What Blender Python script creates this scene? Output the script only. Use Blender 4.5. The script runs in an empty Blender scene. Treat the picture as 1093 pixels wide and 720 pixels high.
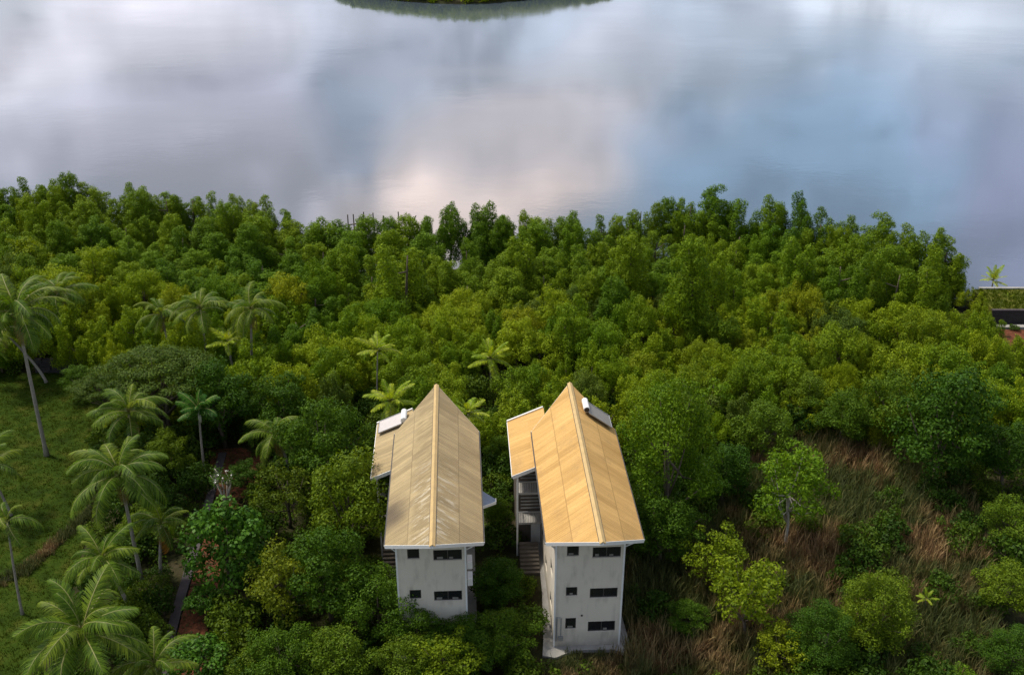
import bpy, bmesh, math, random
import numpy as np
from mathutils import Vector, Matrix
R = math.radians
random.seed(7); rng = np.random.default_rng(7)
scene = bpy.context.scene
col = scene.collection

# ------------------------------------------------------------------ camera
CAM_H, PITCH, FPX, W, H = 53.6, R(27.0), 1100.0, 1093.0, 720.0
cam_d = bpy.data.cameras.new('camera'); cam = bpy.data.objects.new('camera', cam_d); col.objects.link(cam)
cam.location = (0, 0, CAM_H); cam.rotation_euler = (R(90) - PITCH, 0, 0)
cam_d.sensor_width = 36.0; cam_d.lens = 36.0 * FPX / W; cam_d.clip_end = 20000; cam_d.clip_start = 0.5
scene.camera = cam

def at(px, py, z=0.0):
    """world point at height z seen at pixel (px, py) of the 1093x720 photograph"""
    u = (px - W / 2) / FPX; v = (H / 2 - py) / FPX
    d = Vector((u, math.cos(PITCH) + v * math.sin(PITCH), -math.sin(PITCH) + v * math.cos(PITCH)))
    t = (z - CAM_H) / d.z
    return Vector((0, 0, CAM_H)) + d * t
def depth(p):
    return p.y * math.cos(PITCH) + (CAM_H - p.z) * math.sin(PITCH)
def proj(p):
    d = depth(p)
    up = p.y * math.sin(PITCH) - (CAM_H - p.z) * math.cos(PITCH)
    return W / 2 + FPX * p.x / d, H / 2 - FPX * up / d

# ------------------------------------------------------------------ sky, sun, exposure
SUN_EL, SUN_ROT = R(60), R(-62)      # from the upper left, slightly beyond the houses
world = bpy.data.worlds.new('World'); scene.world = world; world.use_nodes = True
nt = world.node_tree; nt.nodes.clear()
def N(nt, kind, **kw):
    n = nt.nodes.new(kind)
    for k, v in kw.items(): setattr(n, k, v)
    return n
def math_n(nt, op, a, b=None, clamp=False):
    n = N(nt, 'ShaderNodeMath', operation=op, use_clamp=clamp)
    for i, s in enumerate((a, b)):
        if s is None: continue
        if isinstance(s, (int, float)): n.inputs[i].default_value = s
        else: nt.links.new(s, n.inputs[i])
    return n.outputs[0]
def mix_c(nt, f, a, b, blend='MIX'):
    n = N(nt, 'ShaderNodeMix', data_type='RGBA', blend_type=blend)
    for i, s in ((0, f), (6, a), (7, b)):
        if isinstance(s, (int, float)): n.inputs[i].default_value = s
        elif isinstance(s, (tuple, list)): n.inputs[i].default_value = (*s[:3], 1)
        else: nt.links.new(s, n.inputs[i])
    return n.outputs[2]
out = N(nt, 'ShaderNodeOutputWorld'); bg = N(nt, 'ShaderNodeBackground'); nt.links.new(bg.outputs[0], out.inputs[0])
bg.inputs[1].default_value = 0.115
sky = N(nt, 'ShaderNodeTexSky', sky_type='NISHITA'); sky.sun_disc = False
sky.sun_elevation = SUN_EL; sky.sun_rotation = SUN_ROT; sky.dust_density = 2.0
tc = N(nt, 'ShaderNodeTexCoord')
noi = N(nt, 'ShaderNodeTexNoise'); noi.inputs['Scale'].default_value = 3.6; noi.inputs['Detail'].default_value = 6
noi.inputs['Distortion'].default_value = 0.4
nt.links.new(tc.outputs['Generated'], noi.inputs['Vector'])
# broad overcast veil: pale grey cloud with bluish breaks
cr = N(nt, 'ShaderNodeValToRGB'); nt.links.new(noi.outputs['Fac'], cr.inputs[0])
cr.color_ramp.elements[0].position = 0.40; cr.color_ramp.elements[0].color = (0, 0, 0, 1)
cr.color_ramp.elements[1].position = 0.62; cr.color_ramp.elements[1].color = (1, 1, 1, 1)
c = mix_c(nt, math_n(nt, 'MULTIPLY', cr.outputs[0], 0.75), sky.outputs[0], (5.4, 5.2, 5.0))
# the bright evening cloud bank low over the lagoon: clouds at fixed directions
vadd = N(nt, 'ShaderNodeVectorMath', operation='MULTIPLY_ADD')
nt.links.new(noi.outputs['Color'], vadd.inputs[0]); vadd.inputs[1].default_value = (0.50, 0.0, 0.26)
vsub = N(nt, 'ShaderNodeVectorMath', operation='SUBTRACT')
nt.links.new(tc.outputs['Generated'], vsub.inputs[0]); vsub.inputs[1].default_value = (0.25, 0.0, 0.13)
nt.links.new(vsub.outputs[0], vadd.inputs[2])
def ray(px, py):
    u = (px - W / 2) / FPX; v = (H / 2 - py) / FPX
    d = Vector((u, math.cos(PITCH) + v * math.sin(PITCH), -math.sin(PITCH) + v * math.cos(PITCH))).normalized()
    return Vector((d.x, d.y, -d.z))
def cloud(c, px, py, wx, wy, colr, amt):
    """cloud of angular half size wx, wy (photo pixels) mirrored in the water near (px, py)"""
    d = ray(px, py)
    s = N(nt, 'ShaderNodeVectorMath', operation='SUBTRACT'); nt.links.new(vadd.outputs[0], s.inputs[0]); s.inputs[1].default_value = d
    m = N(nt, 'ShaderNodeVectorMath', operation='MULTIPLY'); nt.links.new(s.outputs[0], m.inputs[0])
    m.inputs[1].default_value = (FPX / wx, 0.9, FPX / wy)
    l = N(nt, 'ShaderNodeVectorMath', operation='LENGTH'); nt.links.new(m.outputs[0], l.inputs[0])
    r = N(nt, 'ShaderNodeMapRange', interpolation_type='SMOOTHERSTEP'); nt.links.new(l.outputs['Value'], r.inputs[0])
    r.inputs[1].default_value = 0.25; r.inputs[2].default_value = 1.6; r.inputs[3].default_value = amt; r.inputs[4].default_value = 0.0
    return mix_c(nt, r.outputs[0], c, colr)
K = 0.74
def kc(r, g, b, k=1.0): return (r * K * k, g * K * k, b * K * k)
CLOUDS = [
    (546, 110, 900, 190, kc(9.0, 10.2, 12.6), 1.0),          # grey blue evening haze over the lagoon
    (880, 190, 240, 110, kc(5.4, 8.8, 13.4), 0.85),           # blue break right
    (1095, 250, 70, 120, kc(7.8, 8.0, 12.6), 0.8),           # purple cloud far right
    (60, 30, 260, 70, kc(15.5, 15.0, 16.8), 0.9),            # lilac white cloud left
    (130, 170, 260, 60, kc(14.0, 13.3, 15.6), 0.8),
    (250, 90, 120, 30, kc(10.0, 9.9, 12.4), 0.7),
    (372, 120, 62, 75, kc(6.6, 7.9, 10.6), 0.95),            # blue grey gap
    (440, 40, 70, 40, kc(7.5, 8.0, 10.0), 0.7),
    (590, 115, 110, 55, kc(17.5, 15.6, 16.2), 0.85),         # pink cloud centre
    (500, 205, 180, 48, kc(31.0, 25.0, 22.5), 0.95),
    (700, 130, 60, 30, kc(8.4, 9.6, 12.4), 0.6),
    (640, 60, 60, 50, kc(12.5, 12.5, 14.0), 0.6),
    (990, 12, 120, 26, kc(13.5, 14.6, 16.5), 0.7),
    (800, 60, 200, 20, kc(10.5, 12.2, 14.8), 0.5),
    (1040, 70, 120, 18, kc(6.8, 8.4, 11.0), 0.6),
]
for a in CLOUDS: c = cloud(c, *a)
# thin wisps and darker rifts through all the low clouds
mpw = N(nt, 'ShaderNodeMapping'); nt.links.new(tc.outputs['Generated'], mpw.inputs[0]); mpw.inputs['Scale'].default_value = (5.0, 2.0, 9.0); mpw.inputs['Rotation'].default_value = (0, R(18), 0)
wn_ = N(nt, 'ShaderNodeTexNoise'); wn_.inputs['Scale'].default_value = 1.5; wn_.inputs['Detail'].default_value = 7; wn_.inputs['Roughness'].default_value = 0.62; wn_.inputs['Distortion'].default_value = 0.8
nt.links.new(mpw.outputs[0], wn_.inputs['Vector'])
wr_ = N(nt, 'ShaderNodeMapRange', interpolation_type='SMOOTHSTEP'); nt.links.new(wn_.outputs['Fac'], wr_.inputs[0])
wr_.inputs[1].default_value = 0.34; wr_.inputs[2].default_value = 0.66; wr_.inputs[3].default_value = 0.66; wr_.inputs[4].default_value = 1.30
cw = N(nt, 'ShaderNodeVectorMath', operation='SCALE'); nt.links.new(c, cw.inputs[0]); nt.links.new(wr_.outputs[0], cw.inputs['Scale']); c = cw.outputs[0]
nt.links.new(c, bg.inputs[0])

sun_d = bpy.data.lights.new('sun', 'SUN'); sun = bpy.data.objects.new('sun', sun_d); col.objects.link(sun)
sun_d.energy = 2.8; sun_d.angle = R(9); sun_d.color = (1.0, 0.92, 0.78)
sd = Vector((math.sin(SUN_ROT) * math.cos(SUN_EL), math.cos(SUN_ROT) * math.cos(SUN_EL), math.sin(SUN_EL)))
sun.rotation_euler = sd.to_track_quat('Z', 'Y').to_euler()
scene.view_settings.view_transform = 'Standard'; scene.view_settings.look = 'None'
scene.view_settings.gamma = 1.0; scene.view_settings.use_curve_mapping = False
scene.view_settings.exposure = 0.45
scene.render.engine = 'CYCLES'
scene.render.resolution_x = 1024; scene.render.resolution_y = 674
scene.cycles.max_bounces = 6; scene.cycles.diffuse_bounces = 3; scene.cycles.glossy_bounces = 2; scene.cycles.transmission_bounces = 3

# ------------------------------------------------------------------ helpers
def tag(o, label=None, cat=None, group=None, kind=None):
    if label and len(label.split()) > 16: print('LONG', label)
    if label: o['label'] = label
    if cat: o['category'] = cat
    if group: o['group'] = group
    if kind: o['kind'] = kind
    return o
def empty(name, loc=(0, 0, 0), rz=0.0):
    o = bpy.data.objects.new(name, None); col.objects.link(o); o.location = loc; o.rotation_euler.z = rz
    o.empty_display_size = 0.5
    return o
def children(o): return [x for x in o.children]
def copy_tree(o, parent=None):
    c = o.copy(); col.objects.link(c)
    if parent: c.parent = parent
    for ch in children(o): copy_tree(ch, c)
    return c
def np_mesh(name, verts, quads, mats, midx=None, smooth=False):
    """verts (n,3), quads (m,4)"""
    me = bpy.data.meshes.new(name)
    verts = np.asarray(verts, np.float32); quads = np.asarray(quads, np.int32)
    me.vertices.add(len(verts)); me.vertices.foreach_set('co', verts.ravel())
    k = quads.shape[1]
    me.loops.add(quads.size); me.loops.foreach_set('vertex_index', quads.ravel())
    me.polygons.add(len(quads)); me.polygons.foreach_set('loop_start', np.arange(0, quads.size, k, dtype=np.int32))
    me.polygons.foreach_set('loop_total', np.full(len(quads), k, np.int32))
    for m in mats: me.materials.append(m)
    if midx is not None: me.polygons.foreach_set('material_index', np.asarray(midx, np.int32))
    if smooth: me.polygons.foreach_set('use_smooth', np.ones(len(quads), bool))
    me.update(calc_edges=True); me.validate()
    return me
def link(name, me, parent=None):
    o = bpy.data.objects.new(name, me); col.objects.link(o)
    if parent: o.parent = parent
    return o
class MB:
    def __init__(s): s.v = []; s.f = []
    def poly(s, pts):
        b = len(s.v); s.v += [tuple(p) for p in pts]; s.f.append(tuple(range(b, b + len(pts))))
    def box(s, x0, x1, y0, y1, z0, z1):
        b = len(s.v)
        s.v += [(x0,y0,z0),(x1,y0,z0),(x1,y1,z0),(x0,y1,z0),(x0,y0,z1),(x1,y0,z1),(x1,y1,z1),(x0,y1,z1)]
        s.f += [tuple(b + i for i in q) for q in ((3,2,1,0),(4,5,6,7),(0,1,5,4),(1,2,6,5),(2,3,7,6),(3,0,4,7))]
    def prism(s, top, dz):
        """closed solid: polygon 'top' (counter clockwise from above) and the same moved by dz (vector)"""
        n = len(top); b = len(s.v); d = Vector(dz)
        s.v += [tuple(p) for p in top] + [tuple(Vector(p) + d) for p in top]
        s.f.append(tuple(range(b, b + n))); s.f.append(tuple(range(b + 2 * n - 1, b + n - 1, -1)))
        for i in range(n):
            j = (i + 1) % n; s.f.append((b + i, b + n + i, b + n + j, b + j))
    def beam(s, a, c, w, h, up=(0, 0, 1)):
        a = Vector(a); c = Vector(c); d = (c - a).normalized(); u = Vector(up)
        r = d.cross(u).normalized(); u = r.cross(d).normalized()
        b = len(s.v)
        for p in (a, c):
            for sx, sz in ((-1, -1), (1, -1), (1, 1), (-1, 1)): s.v.append(tuple(p + r * sx * w / 2 + u * sz * h / 2))
        s.f += [tuple(b + i for i in q) for q in ((0,1,2,3),(7,6,5,4),(0,4,5,1),(1,5,6,2),(2,6,7,3),(3,7,4,0))]
    def tube(s, pts, rad, n=7, cap=True):
        pts = [Vector(p) for p in pts]
        if isinstance(rad, (int, float)): rad = [rad] * len(pts)
        b = len(s.v)
        for i, p in enumerate(pts):
            d = (pts[min(i + 1, len(pts) - 1)] - pts[max(i - 1, 0)]).normalized()
            ref = Vector((0, 0, 1)) if abs(d.z) < 0.9 else Vector((1, 0, 0))
            r = d.cross(ref).normalized(); u = r.cross(d)
            for k in range(n):
                a = 2 * math.pi * k / n; s.v.append(tuple(p + (r * math.cos(a) + u * math.sin(a)) * rad[i]))
        for i in range(len(pts) - 1):
            for k in range(n):
                k2 = (k + 1) % n; s.f.append((b + i * n + k, b + i * n + k2, b + (i + 1) * n + k2, b + (i + 1) * n + k))
        if cap:
            s.f.append(tuple(b + k for k in range(n - 1, -1, -1))); e = b + (len(pts) - 1) * n
            s.f.append(tuple(e + k for k in range(n)))
    def mesh(s, name, m, smooth=False, bevel=0):
        me = bpy.data.meshes.new(name); me.from_pydata(s.v, [], s.f); me.materials.append(m)
        bm = bmesh.new(); bm.from_mesh(me); bmesh.ops.recalc_face_normals(bm, faces=bm.faces)
        if bevel: bmesh.ops.bevel(bm, geom=bm.edges[:], offset=bevel, segments=1, affect='EDGES')
        bm.to_mesh(me); bm.free()
        if smooth:
            for p in me.polygons: p.use_smooth = True
        me.update(); return me
    def build(s, name, m, parent=None, smooth=False, bevel=0): return link(name, s.mesh(name, m, smooth, bevel), parent)

# ------------------------------------------------------------------ materials
def mat(name):
    m = bpy.data.materials.new(name); m.use_nodes = True; t = m.node_tree
    return m, t, t.nodes['Principled BSDF'], t.nodes['Material Output']
def noise(t, scale, detail=4, vec=None, rough=0.55):
    n = N(t, 'ShaderNodeTexNoise'); n.inputs['Scale'].default_value = scale; n.inputs['Detail'].default_value = detail
    n.inputs['Roughness'].default_value = rough
    if vec is not None: t.links.new(vec, n.inputs['Vector'])
    return n.outputs['Fac']
def ramp(t, f, stops):
    r = N(t, 'ShaderNodeValToRGB'); t.links.new(f, r.inputs[0]); e = r.color_ramp.elements
    while len(e) < len(stops): e.new(0.5)
    for i, (p, c) in enumerate(stops):
        e[i].position = p; e[i].color = (*c, 1) if isinstance(c, tuple) else (c, c, c, 1)
    return r.outputs[0]
def bump(t, b, h, strength, dist=0.1):
    n = N(t, 'ShaderNodeBump'); n.inputs['Strength'].default_value = strength; n.inputs['Distance'].default_value = dist
    t.links.new(h, n.inputs['Height']); t.links.new(n.outputs[0], b.inputs['Normal'])
def plain(name, c, rough=0.6, var=0.25, scale=3.0, bmp=0.0, metallic=0.0):
    m, t, b, o = mat(name); tcn = N(t, 'ShaderNodeTexCoord'); v = tcn.outputs['Object']
    f = noise(t, scale, 6, v)
    colr = mix_c(t, f, tuple(x * (1 - var) for x in c), tuple(min(1, x * (1 + var)) for x in c))
    t.links.new(colr, b.inputs['Base Color']); b.inputs['Roughness'].default_value = rough; b.inputs['Metallic'].default_value = metallic
    if rough > 0.8: b.inputs['Specular IOR Level'].default_value = 0.1
    if bmp: bump(t, b, noise(t, scale * 5, 5, v), bmp)
    return m
def leaf_mat(name, dark, mid, light, transl=0.28, rough=0.6, patch=None, gain=1.0):
    """leaf colour: differs per tree (object random), per leaf (island random) and, with patch, over the forest"""
    m, t, b, o = mat(name)
    oi = N(t, 'ShaderNodeObjectInfo'); ge = N(t, 'ShaderNodeNewGeometry')
    c1 = ramp(t, oi.outputs['Random'], [(0.0, dark), (0.45, mid), (1.0, light)])
    if patch:
        pf = noise(t, 0.045, 2, ge.outputs['Position'])
        pf = ramp(t, pf, [(0.42, 0.0), (0.60, 0.55)])
        c1 = mix_c(t, pf, c1, patch)
    v = math_n(t, 'ADD', math_n(t, 'MULTIPLY', ge.outputs['Random Per Island'], 0.85 * gain), 0.60 * gain)
    c2 = mix_c(t, 1.0, c1, v, 'MULTIPLY')
    hs = N(t, 'ShaderNodeHueSaturation'); t.links.new(c2, hs.inputs['Color'])
    t.links.new(math_n(t, 'ADD', math_n(t, 'MULTIPLY', ge.outputs['Random Per Island'], -0.022), 0.515), hs.inputs['Hue'])
    t.links.new(hs.outputs[0], b.inputs['Base Color']); b.inputs['Roughness'].default_value = rough
    b.inputs['Specular IOR Level'].default_value = 0.15 if rough < 0.9 else 0.0
    tr = N(t, 'ShaderNodeBsdfTranslucent'); mx = N(t, 'ShaderNodeMixShader'); mx.inputs[0].default_value = transl
    tcx = mix_c(t, 1.0, hs.outputs[0], (1.5, 1.35, 0.5), 'MULTIPLY'); t.links.new(tcx, tr.inputs[0])
    t.links.new(b.outputs[0], mx.inputs[1]); t.links.new(tr.outputs[0], mx.inputs[2]); t.links.new(mx.outputs[0], o.inputs[0])
    return m
L_mangrove = leaf_mat('mangrove_leaves', (0.060, 0.130, 0.004), (0.105, 0.190, 0.005), (0.170, 0.245, 0.006), patch=(0.14, 0.205, 0.005), gain=1.0)
L_canopy = leaf_mat('canopy_leaves', (0.080, 0.155, 0.004), (0.135, 0.215, 0.005), (0.215, 0.275, 0.007), patch=(0.21, 0.255, 0.006), gain=1.08)
L_broad = leaf_mat('broadleaf_leaves', (0.034, 0.085, 0.004), (0.060, 0.120, 0.005), (0.110, 0.165, 0.006), gain=1.0)
L_dark = leaf_mat('dark_glossy_leaves', (0.025, 0.085, 0.006), (0.038, 0.110, 0.008), (0.055, 0.13, 0.008), transl=0.2, rough=0.5)
L_yellow = leaf_mat('yellow_green_leaves', (0.11, 0.18, 0.006), (0.16, 0.22, 0.007), (0.25, 0.28, 0.009), transl=0.35)
L_yolive = leaf_mat('yellow_olive_leaves', (0.07, 0.11, 0.006), (0.10, 0.14, 0.007), (0.15, 0.18, 0.009), transl=0.3)
L_bright = leaf_mat('bright_green_leaves', (0.07, 0.155, 0.006), (0.10, 0.19, 0.007), (0.13, 0.22, 0.008), transl=0.35)
L_olive = leaf_mat('olive_feathery_leaves', (0.070, 0.115, 0.014), (0.090, 0.140, 0.016), (0.12, 0.165, 0.018), transl=0.3)
L_shrub = leaf_mat('shrub_leaves', (0.028, 0.065, 0.004), (0.048, 0.095, 0.006), (0.085, 0.13, 0.007))
L_palm = leaf_mat('palm_leaflets', (0.065, 0.125, 0.009), (0.095, 0.16, 0.012), (0.14, 0.19, 0.014), transl=0.35, rough=0.5)
L_palmy = leaf_mat('fresh_palm_leaflets', (0.19, 0.29, 0.012), (0.25, 0.34, 0.014), (0.32, 0.37, 0.018), transl=0.35, rough=0.5)
L_dry = leaf_mat('dry_frond', (0.20, 0.14, 0.05), (0.24, 0.17, 0.07), (0.30, 0.21, 0.09), transl=0.2)
L_deadf = leaf_mat('dead_frond', (0.24, 0.11, 0.025), (0.32, 0.15, 0.03), (0.36, 0.19, 0.04), transl=0.2)
M_rachis = plain('frond_stalk', (0.22, 0.22, 0.06), 0.5)
M_bark = plain('bark', (0.13, 0.105, 0.08), 0.85, 0.4, 4, 0.5)
M_bark_pale = plain('pale_bark', (0.36, 0.33, 0.28), 0.8, 0.35, 4, 0.4)
M_palmbark = plain('palm_bark', (0.30, 0.27, 0.23), 0.85, 0.4, 5, 0.4)
M_coconut = plain('coconut_husk', (0.16, 0.13, 0.03), 0.6)
M_crownshaft = plain('crownshaft', (0.45, 0.45, 0.35), 0.5)
M_white = plain('white_paint', (0.78, 0.78, 0.76), 0.5, 0.1)
M_metal = plain('grey_metal', (0.35, 0.36, 0.37), 0.4, 0.15, metallic=0.5)
M_glassblk = plain('dark_window_glass', (0.015, 0.016, 0.018), 0.12, 0.2)
M_frame = plain('dark_window_frame', (0.06, 0.055, 0.05), 0.5)
M_black = plain('black_cap', (0.02, 0.02, 0.02), 0.5)
M_warm_grey = plain('warm_grey', (0.20, 0.19, 0.17), 0.8)
M_interior = plain('dark_boards', (0.10, 0.085, 0.07), 0.8, 0.35)
M_wood = plain('weathered_timber', (0.16, 0.13, 0.10), 0.85, 0.4, 3, 0.3)
M_conc = plain('weathered_concrete', (0.34, 0.33, 0.31), 0.85, 0.35, 1.2, 0.4)
M_path = plain('path_concrete', (0.075, 0.064, 0.068), 0.85, 0.4, 0.9, 0.4)
M_stone = plain('dark_stone', (0.05, 0.045, 0.045), 0.9, 0.5, 1.5, 0.8)
M_mud = plain('wet_mud', (0.014, 0.014, 0.010), 0.9, 0.4)
M_red, t, b, o = mat('red_earth')
gv = N(t, 'ShaderNodeNewGeometry').outputs['Position']
t.links.new(ramp(t, noise(t, 0.9, 9, gv, 0.7), [(0.32, (0.022, 0.016, 0.009)), (0.48, (0.11, 0.042, 0.023)), (0.60, (0.17, 0.062, 0.034)), (0.72, (0.05, 0.045, 0.016))]), b.inputs['Base Color'])
b.inputs['Roughness'].default_value = 0.95; b.inputs['Specular IOR Level'].default_value = 0.1; bump(t, b, noise(t, 5, 7, gv), 0.7, 0.1)

# walls: grey render with damp streaks
def wall_material():
    m, t, b, o = mat('grey_render'); tcn = N(t, 'ShaderNodeTexCoord'); v = tcn.outputs['Object']
    mp = N(t, 'ShaderNodeMapping'); t.links.new(v, mp.inputs[0]); mp.inputs['Scale'].default_value = (1.3, 1.3, 0.35)
    st = noise(t, 1.6, 6, mp.outputs[0]); cl = noise(t, 0.6, 5, v)
    base = mix_c(t, cl, (0.62, 0.565, 0.475), (0.74, 0.68, 0.575))
    s = N(t, 'ShaderNodeSeparateXYZ'); t.links.new(v, s.inputs[0])
    low = N(t, 'ShaderNodeMapRange'); t.links.new(s.outputs[2], low.inputs[0]); low.inputs[1].default_value = 1.8; low.inputs[2].default_value = 0.0
    dirt = math_n(t, 'MULTIPLY', low.outputs[0], ramp(t, cl, [(0.35, 0.35), (0.65, 1.0)]))
    c1 = mix_c(t, ramp(t, st, [(0.50, 0.0), (0.72, 0.42)]), base, (0.30, 0.27, 0.22))
    c2 = mix_c(t, math_n(t, 'MULTIPLY', dirt, 0.75), c1, (0.20, 0.19, 0.15))
    t.links.new(c2, b.inputs['Base Color']); b.inputs['Roughness'].default_value = 0.85
    bump(t, b, noise(t, 30, 4, v), 0.2, 0.02)
    return m
M_wall = wall_material()
def roof_material(name, ca, cb, dirty):
    m, t, b, o = mat(name); tcn = N(t, 'ShaderNodeTexCoord'); v = tcn.outputs['Object']
    s = N(t, 'ShaderNodeSeparateXYZ'); t.links.new(v, s.inputs[0])
    X, Y = s.outputs[0], s.outputs[1]; ax = math_n(t, 'ABSOLUTE', X)
    sheet = math_n(t, 'FLOOR', math_n(t, 'DIVIDE', Y, 0.82))
    rowf = math_n(t, 'FLOOR', math_n(t, 'DIVIDE', X, 1.72))
    cmb = N(t, 'ShaderNodeCombineXYZ'); t.links.new(sheet, cmb.inputs[0]); t.links.new(rowf, cmb.inputs[1])
    wn = N(t, 'ShaderNodeTexWhiteNoise'); wn.noise_dimensions = '2D'; t.links.new(cmb.outputs[0], wn.inputs['Vector'])
    mp = N(t, 'ShaderNodeMapping'); t.links.new(v, mp.inputs[0]); mp.inputs['Scale'].default_value = (0.35, 3.0, 0.35)
    streak = noise(t, 1.3, 6, mp.outputs[0]); big = noise(t, 0.35, 4, v); fine = noise(t, 7, 5, v)
    f = math_n(t, 'ADD', math_n(t, 'MULTIPLY', wn.outputs['Value'], 0.38), math_n(t, 'ADD', math_n(t, 'MULTIPLY', streak, 0.7), math_n(t, 'MULTIPLY', big, 0.35)))
    c1 = mix_c(t, ramp(t, f, [(0.42, 0.0), (1.02, 1.0)]), ca, cb)
    # overlap line of the sheets half way down each slope, seams between sheets
    ln = math_n(t, 'LESS_THAN', math_n(t, 'ABSOLUTE', math_n(t, 'SUBTRACT', ax, 1.72)), 0.035)
    sm = math_n(t, 'LESS_THAN', math_n(t, 'ABSOLUTE', math_n(t, 'SUBTRACT', math_n(t, 'FRACT', math_n(t, 'DIVIDE', Y, 0.82)), 0.5)), 0.035)
    c2 = mix_c(t, math_n(t, 'MULTIPLY', math_n(t, 'MAXIMUM', ln, math_n(t, 'MULTIPLY', sm, 0.5)), 0.40), c1, tuple(x * 0.4 for x in ca))
    c2 = mix_c(t, ramp(t, fine, [(0.5, 0.0), (0.8, 0.25)]), c2, tuple(x * 0.55 for x in ca))
    c2 = mix_c(t, ramp(t, noise(t, 0.55, 7, v, 0.7), [(0.52, 0.0), (0.72, 0.38)]), c2, (0.24, 0.17, 0.09))
    if dirty:
        # bleached flakes beside the ridge towards the front, grey lichen on the middle sheets, black mould low on the front left
        band = N(t, 'ShaderNodeMapRange', interpolation_type='SMOOTHSTEP'); t.links.new(ax, band.inputs[0]); band.inputs[1].default_value = 1.75; band.inputs[2].default_value = 1.2
        yb = N(t, 'ShaderNodeMapRange', interpolation_type='SMOOTHSTEP'); t.links.new(Y, yb.inputs[0]); yb.inputs[1].default_value = 9.0; yb.inputs[2].default_value = 3.5
        mp2 = N(t, 'ShaderNodeMapping'); t.links.new(v, mp2.inputs[0]); mp2.inputs['Scale'].default_value = (0.45, 2.8, 0.45)
        n2 = noise(t, 1.1, 5, mp2.outputs[0])
        g = math_n(t, 'MULTIPLY', band.outputs[0], ramp(t, n2, [(0.42, 0.0), (0.55, 0.75)]))
        g = math_n(t, 'MULTIPLY', g, math_n(t, 'ADD', math_n(t, 'MULTIPLY', math_n(t, 'LESS_THAN', X, 0.0), 0.6), 0.4))
        c2 = mix_c(t, ramp(t, noise(t, 0.9, 6, mp2.outputs[0], 0.65), [(0.45, 0.0), (0.7, 0.55)]), c2, (0.25, 0.20, 0.125))
        c2 = mix_c(t, g, c2, (0.24, 0.185, 0.10))
        mp3 = N(t, 'ShaderNodeMapping'); t.links.new(v, mp3.inputs[0]); mp3.inputs['Location'].default_value = (4, 3, 1); mp3.inputs['Scale'].default_value = (0.6, 2.6, 0.6)
        p = math_n(t, 'MULTIPLY', math_n(t, 'MULTIPLY', band.outputs[0], yb.outputs[0]), ramp(t, noise(t, 0.9, 6, mp3.outputs[0], 0.7), [(0.52, 0.0), (0.62, 0.6)]))
        c2 = mix_c(t, p, c2, (0.62, 0.56, 0.44))
        vs = N(t, 'ShaderNodeVectorMath', operation='DISTANCE'); t.links.new(v, vs.inputs[0]); vs.inputs[1].default_value = (-3.3, 3.0, 9.7)
        d = math_n(t, 'ADD', vs.outputs['Value'], math_n(t, 'MULTIPLY', big, 1.6))
        k = N(t, 'ShaderNodeMapRange', interpolation_type='SMOOTHSTEP'); t.links.new(d, k.inputs[0]); k.inputs[1].default_value = 3.4; k.inputs[2].default_value = 1.2; k.inputs[4].default_value = 0.8
        c2 = mix_c(t, k.outputs[0], c2, (0.07, 0.055, 0.045))
    t.links.new(c2, b.inputs['Base Color']); b.inputs['Roughness'].default_value = 0.85; b.inputs['Specular IOR Level'].default_value = 0.25
    wv = math_n(t, 'SINE', math_n(t, 'MULTIPLY', Y, 2 * math.pi / 0.2))
    bump(t, b, math_n(t, 'ADD', math_n(t, 'MULTIPLY', wv, 0.5), math_n(t, 'MULTIPLY', fine, 0.6)), 0.5, 0.03)
    return m
M_roofR = roof_material('ochre_roof_sheets', (0.44, 0.26, 0.085), (0.66, 0.41, 0.15), False)
M_roofL = roof_material('weathered_roof_sheets', (0.27, 0.205, 0.11), (0.48, 0.37, 0.20), True)
M_ridge = plain('ridge_sheet', (0.50, 0.35, 0.15), 0.6, 0.25, 1.5)
M_bluemetal = plain('blue_grey_roof_sheets', (0.24, 0.29, 0.36), 0.5, 0.25)
M_pale = plain('collector_reflection_tint', (0.52, 0.48, 0.46), 0.4, 0.15)  # reflection on the left collector, painted in as a paler base colour
M_collector = plain('collector_glass', (0.20, 0.19, 0.18), 0.25, 0.2)

# ------------------------------------------------------------------ ground, water
SH = [(-400, 150), (-120, 143), (-66, 139), (-42, 137), (-33, 134), (-27, 126), (-16, 126), (-4, 127), (8, 127), (16, 130), (26, 131), (38, 127), (48, 121), (56, 116.5), (62, 115), (120, 114), (400, 118)]
def shore(x):
    return float(np.interp(x, [a for a, b in SH], [b for a, b in SH]))
def inpoly(x, y, P):
    c = False; n = len(P)
    for i in range(n):
        x1, y1 = P[i][0], P[i][1]; x2, y2 = P[i - 1][0], P[i - 1][1]
        if (y1 > y) != (y2 > y) and x < (x2 - x1) * (y - y1) / (y2 - y1) + x1: c = not c
    return c
def gp(*pts): return [at(a, b, 0) for a, b in pts]
LAWN = gp((-160, 400), (60, 398), (112, 412), (116, 450), (100, 500), (96, 560), (70, 650), (20, 740), (-260, 800))
REED = gp((668, 612), (745, 560), (800, 520), (790, 470), (860, 468), (930, 470), (1000, 500), (1040, 540), (1050, 600), (1060, 660), (1090, 745), (668, 745))
PATH = [at(238, 484, 0), at(222, 540, 0), at(203, 605, 0), at(184, 672, 0), at(172, 735, 0), at(160, 800, 0)]

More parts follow.
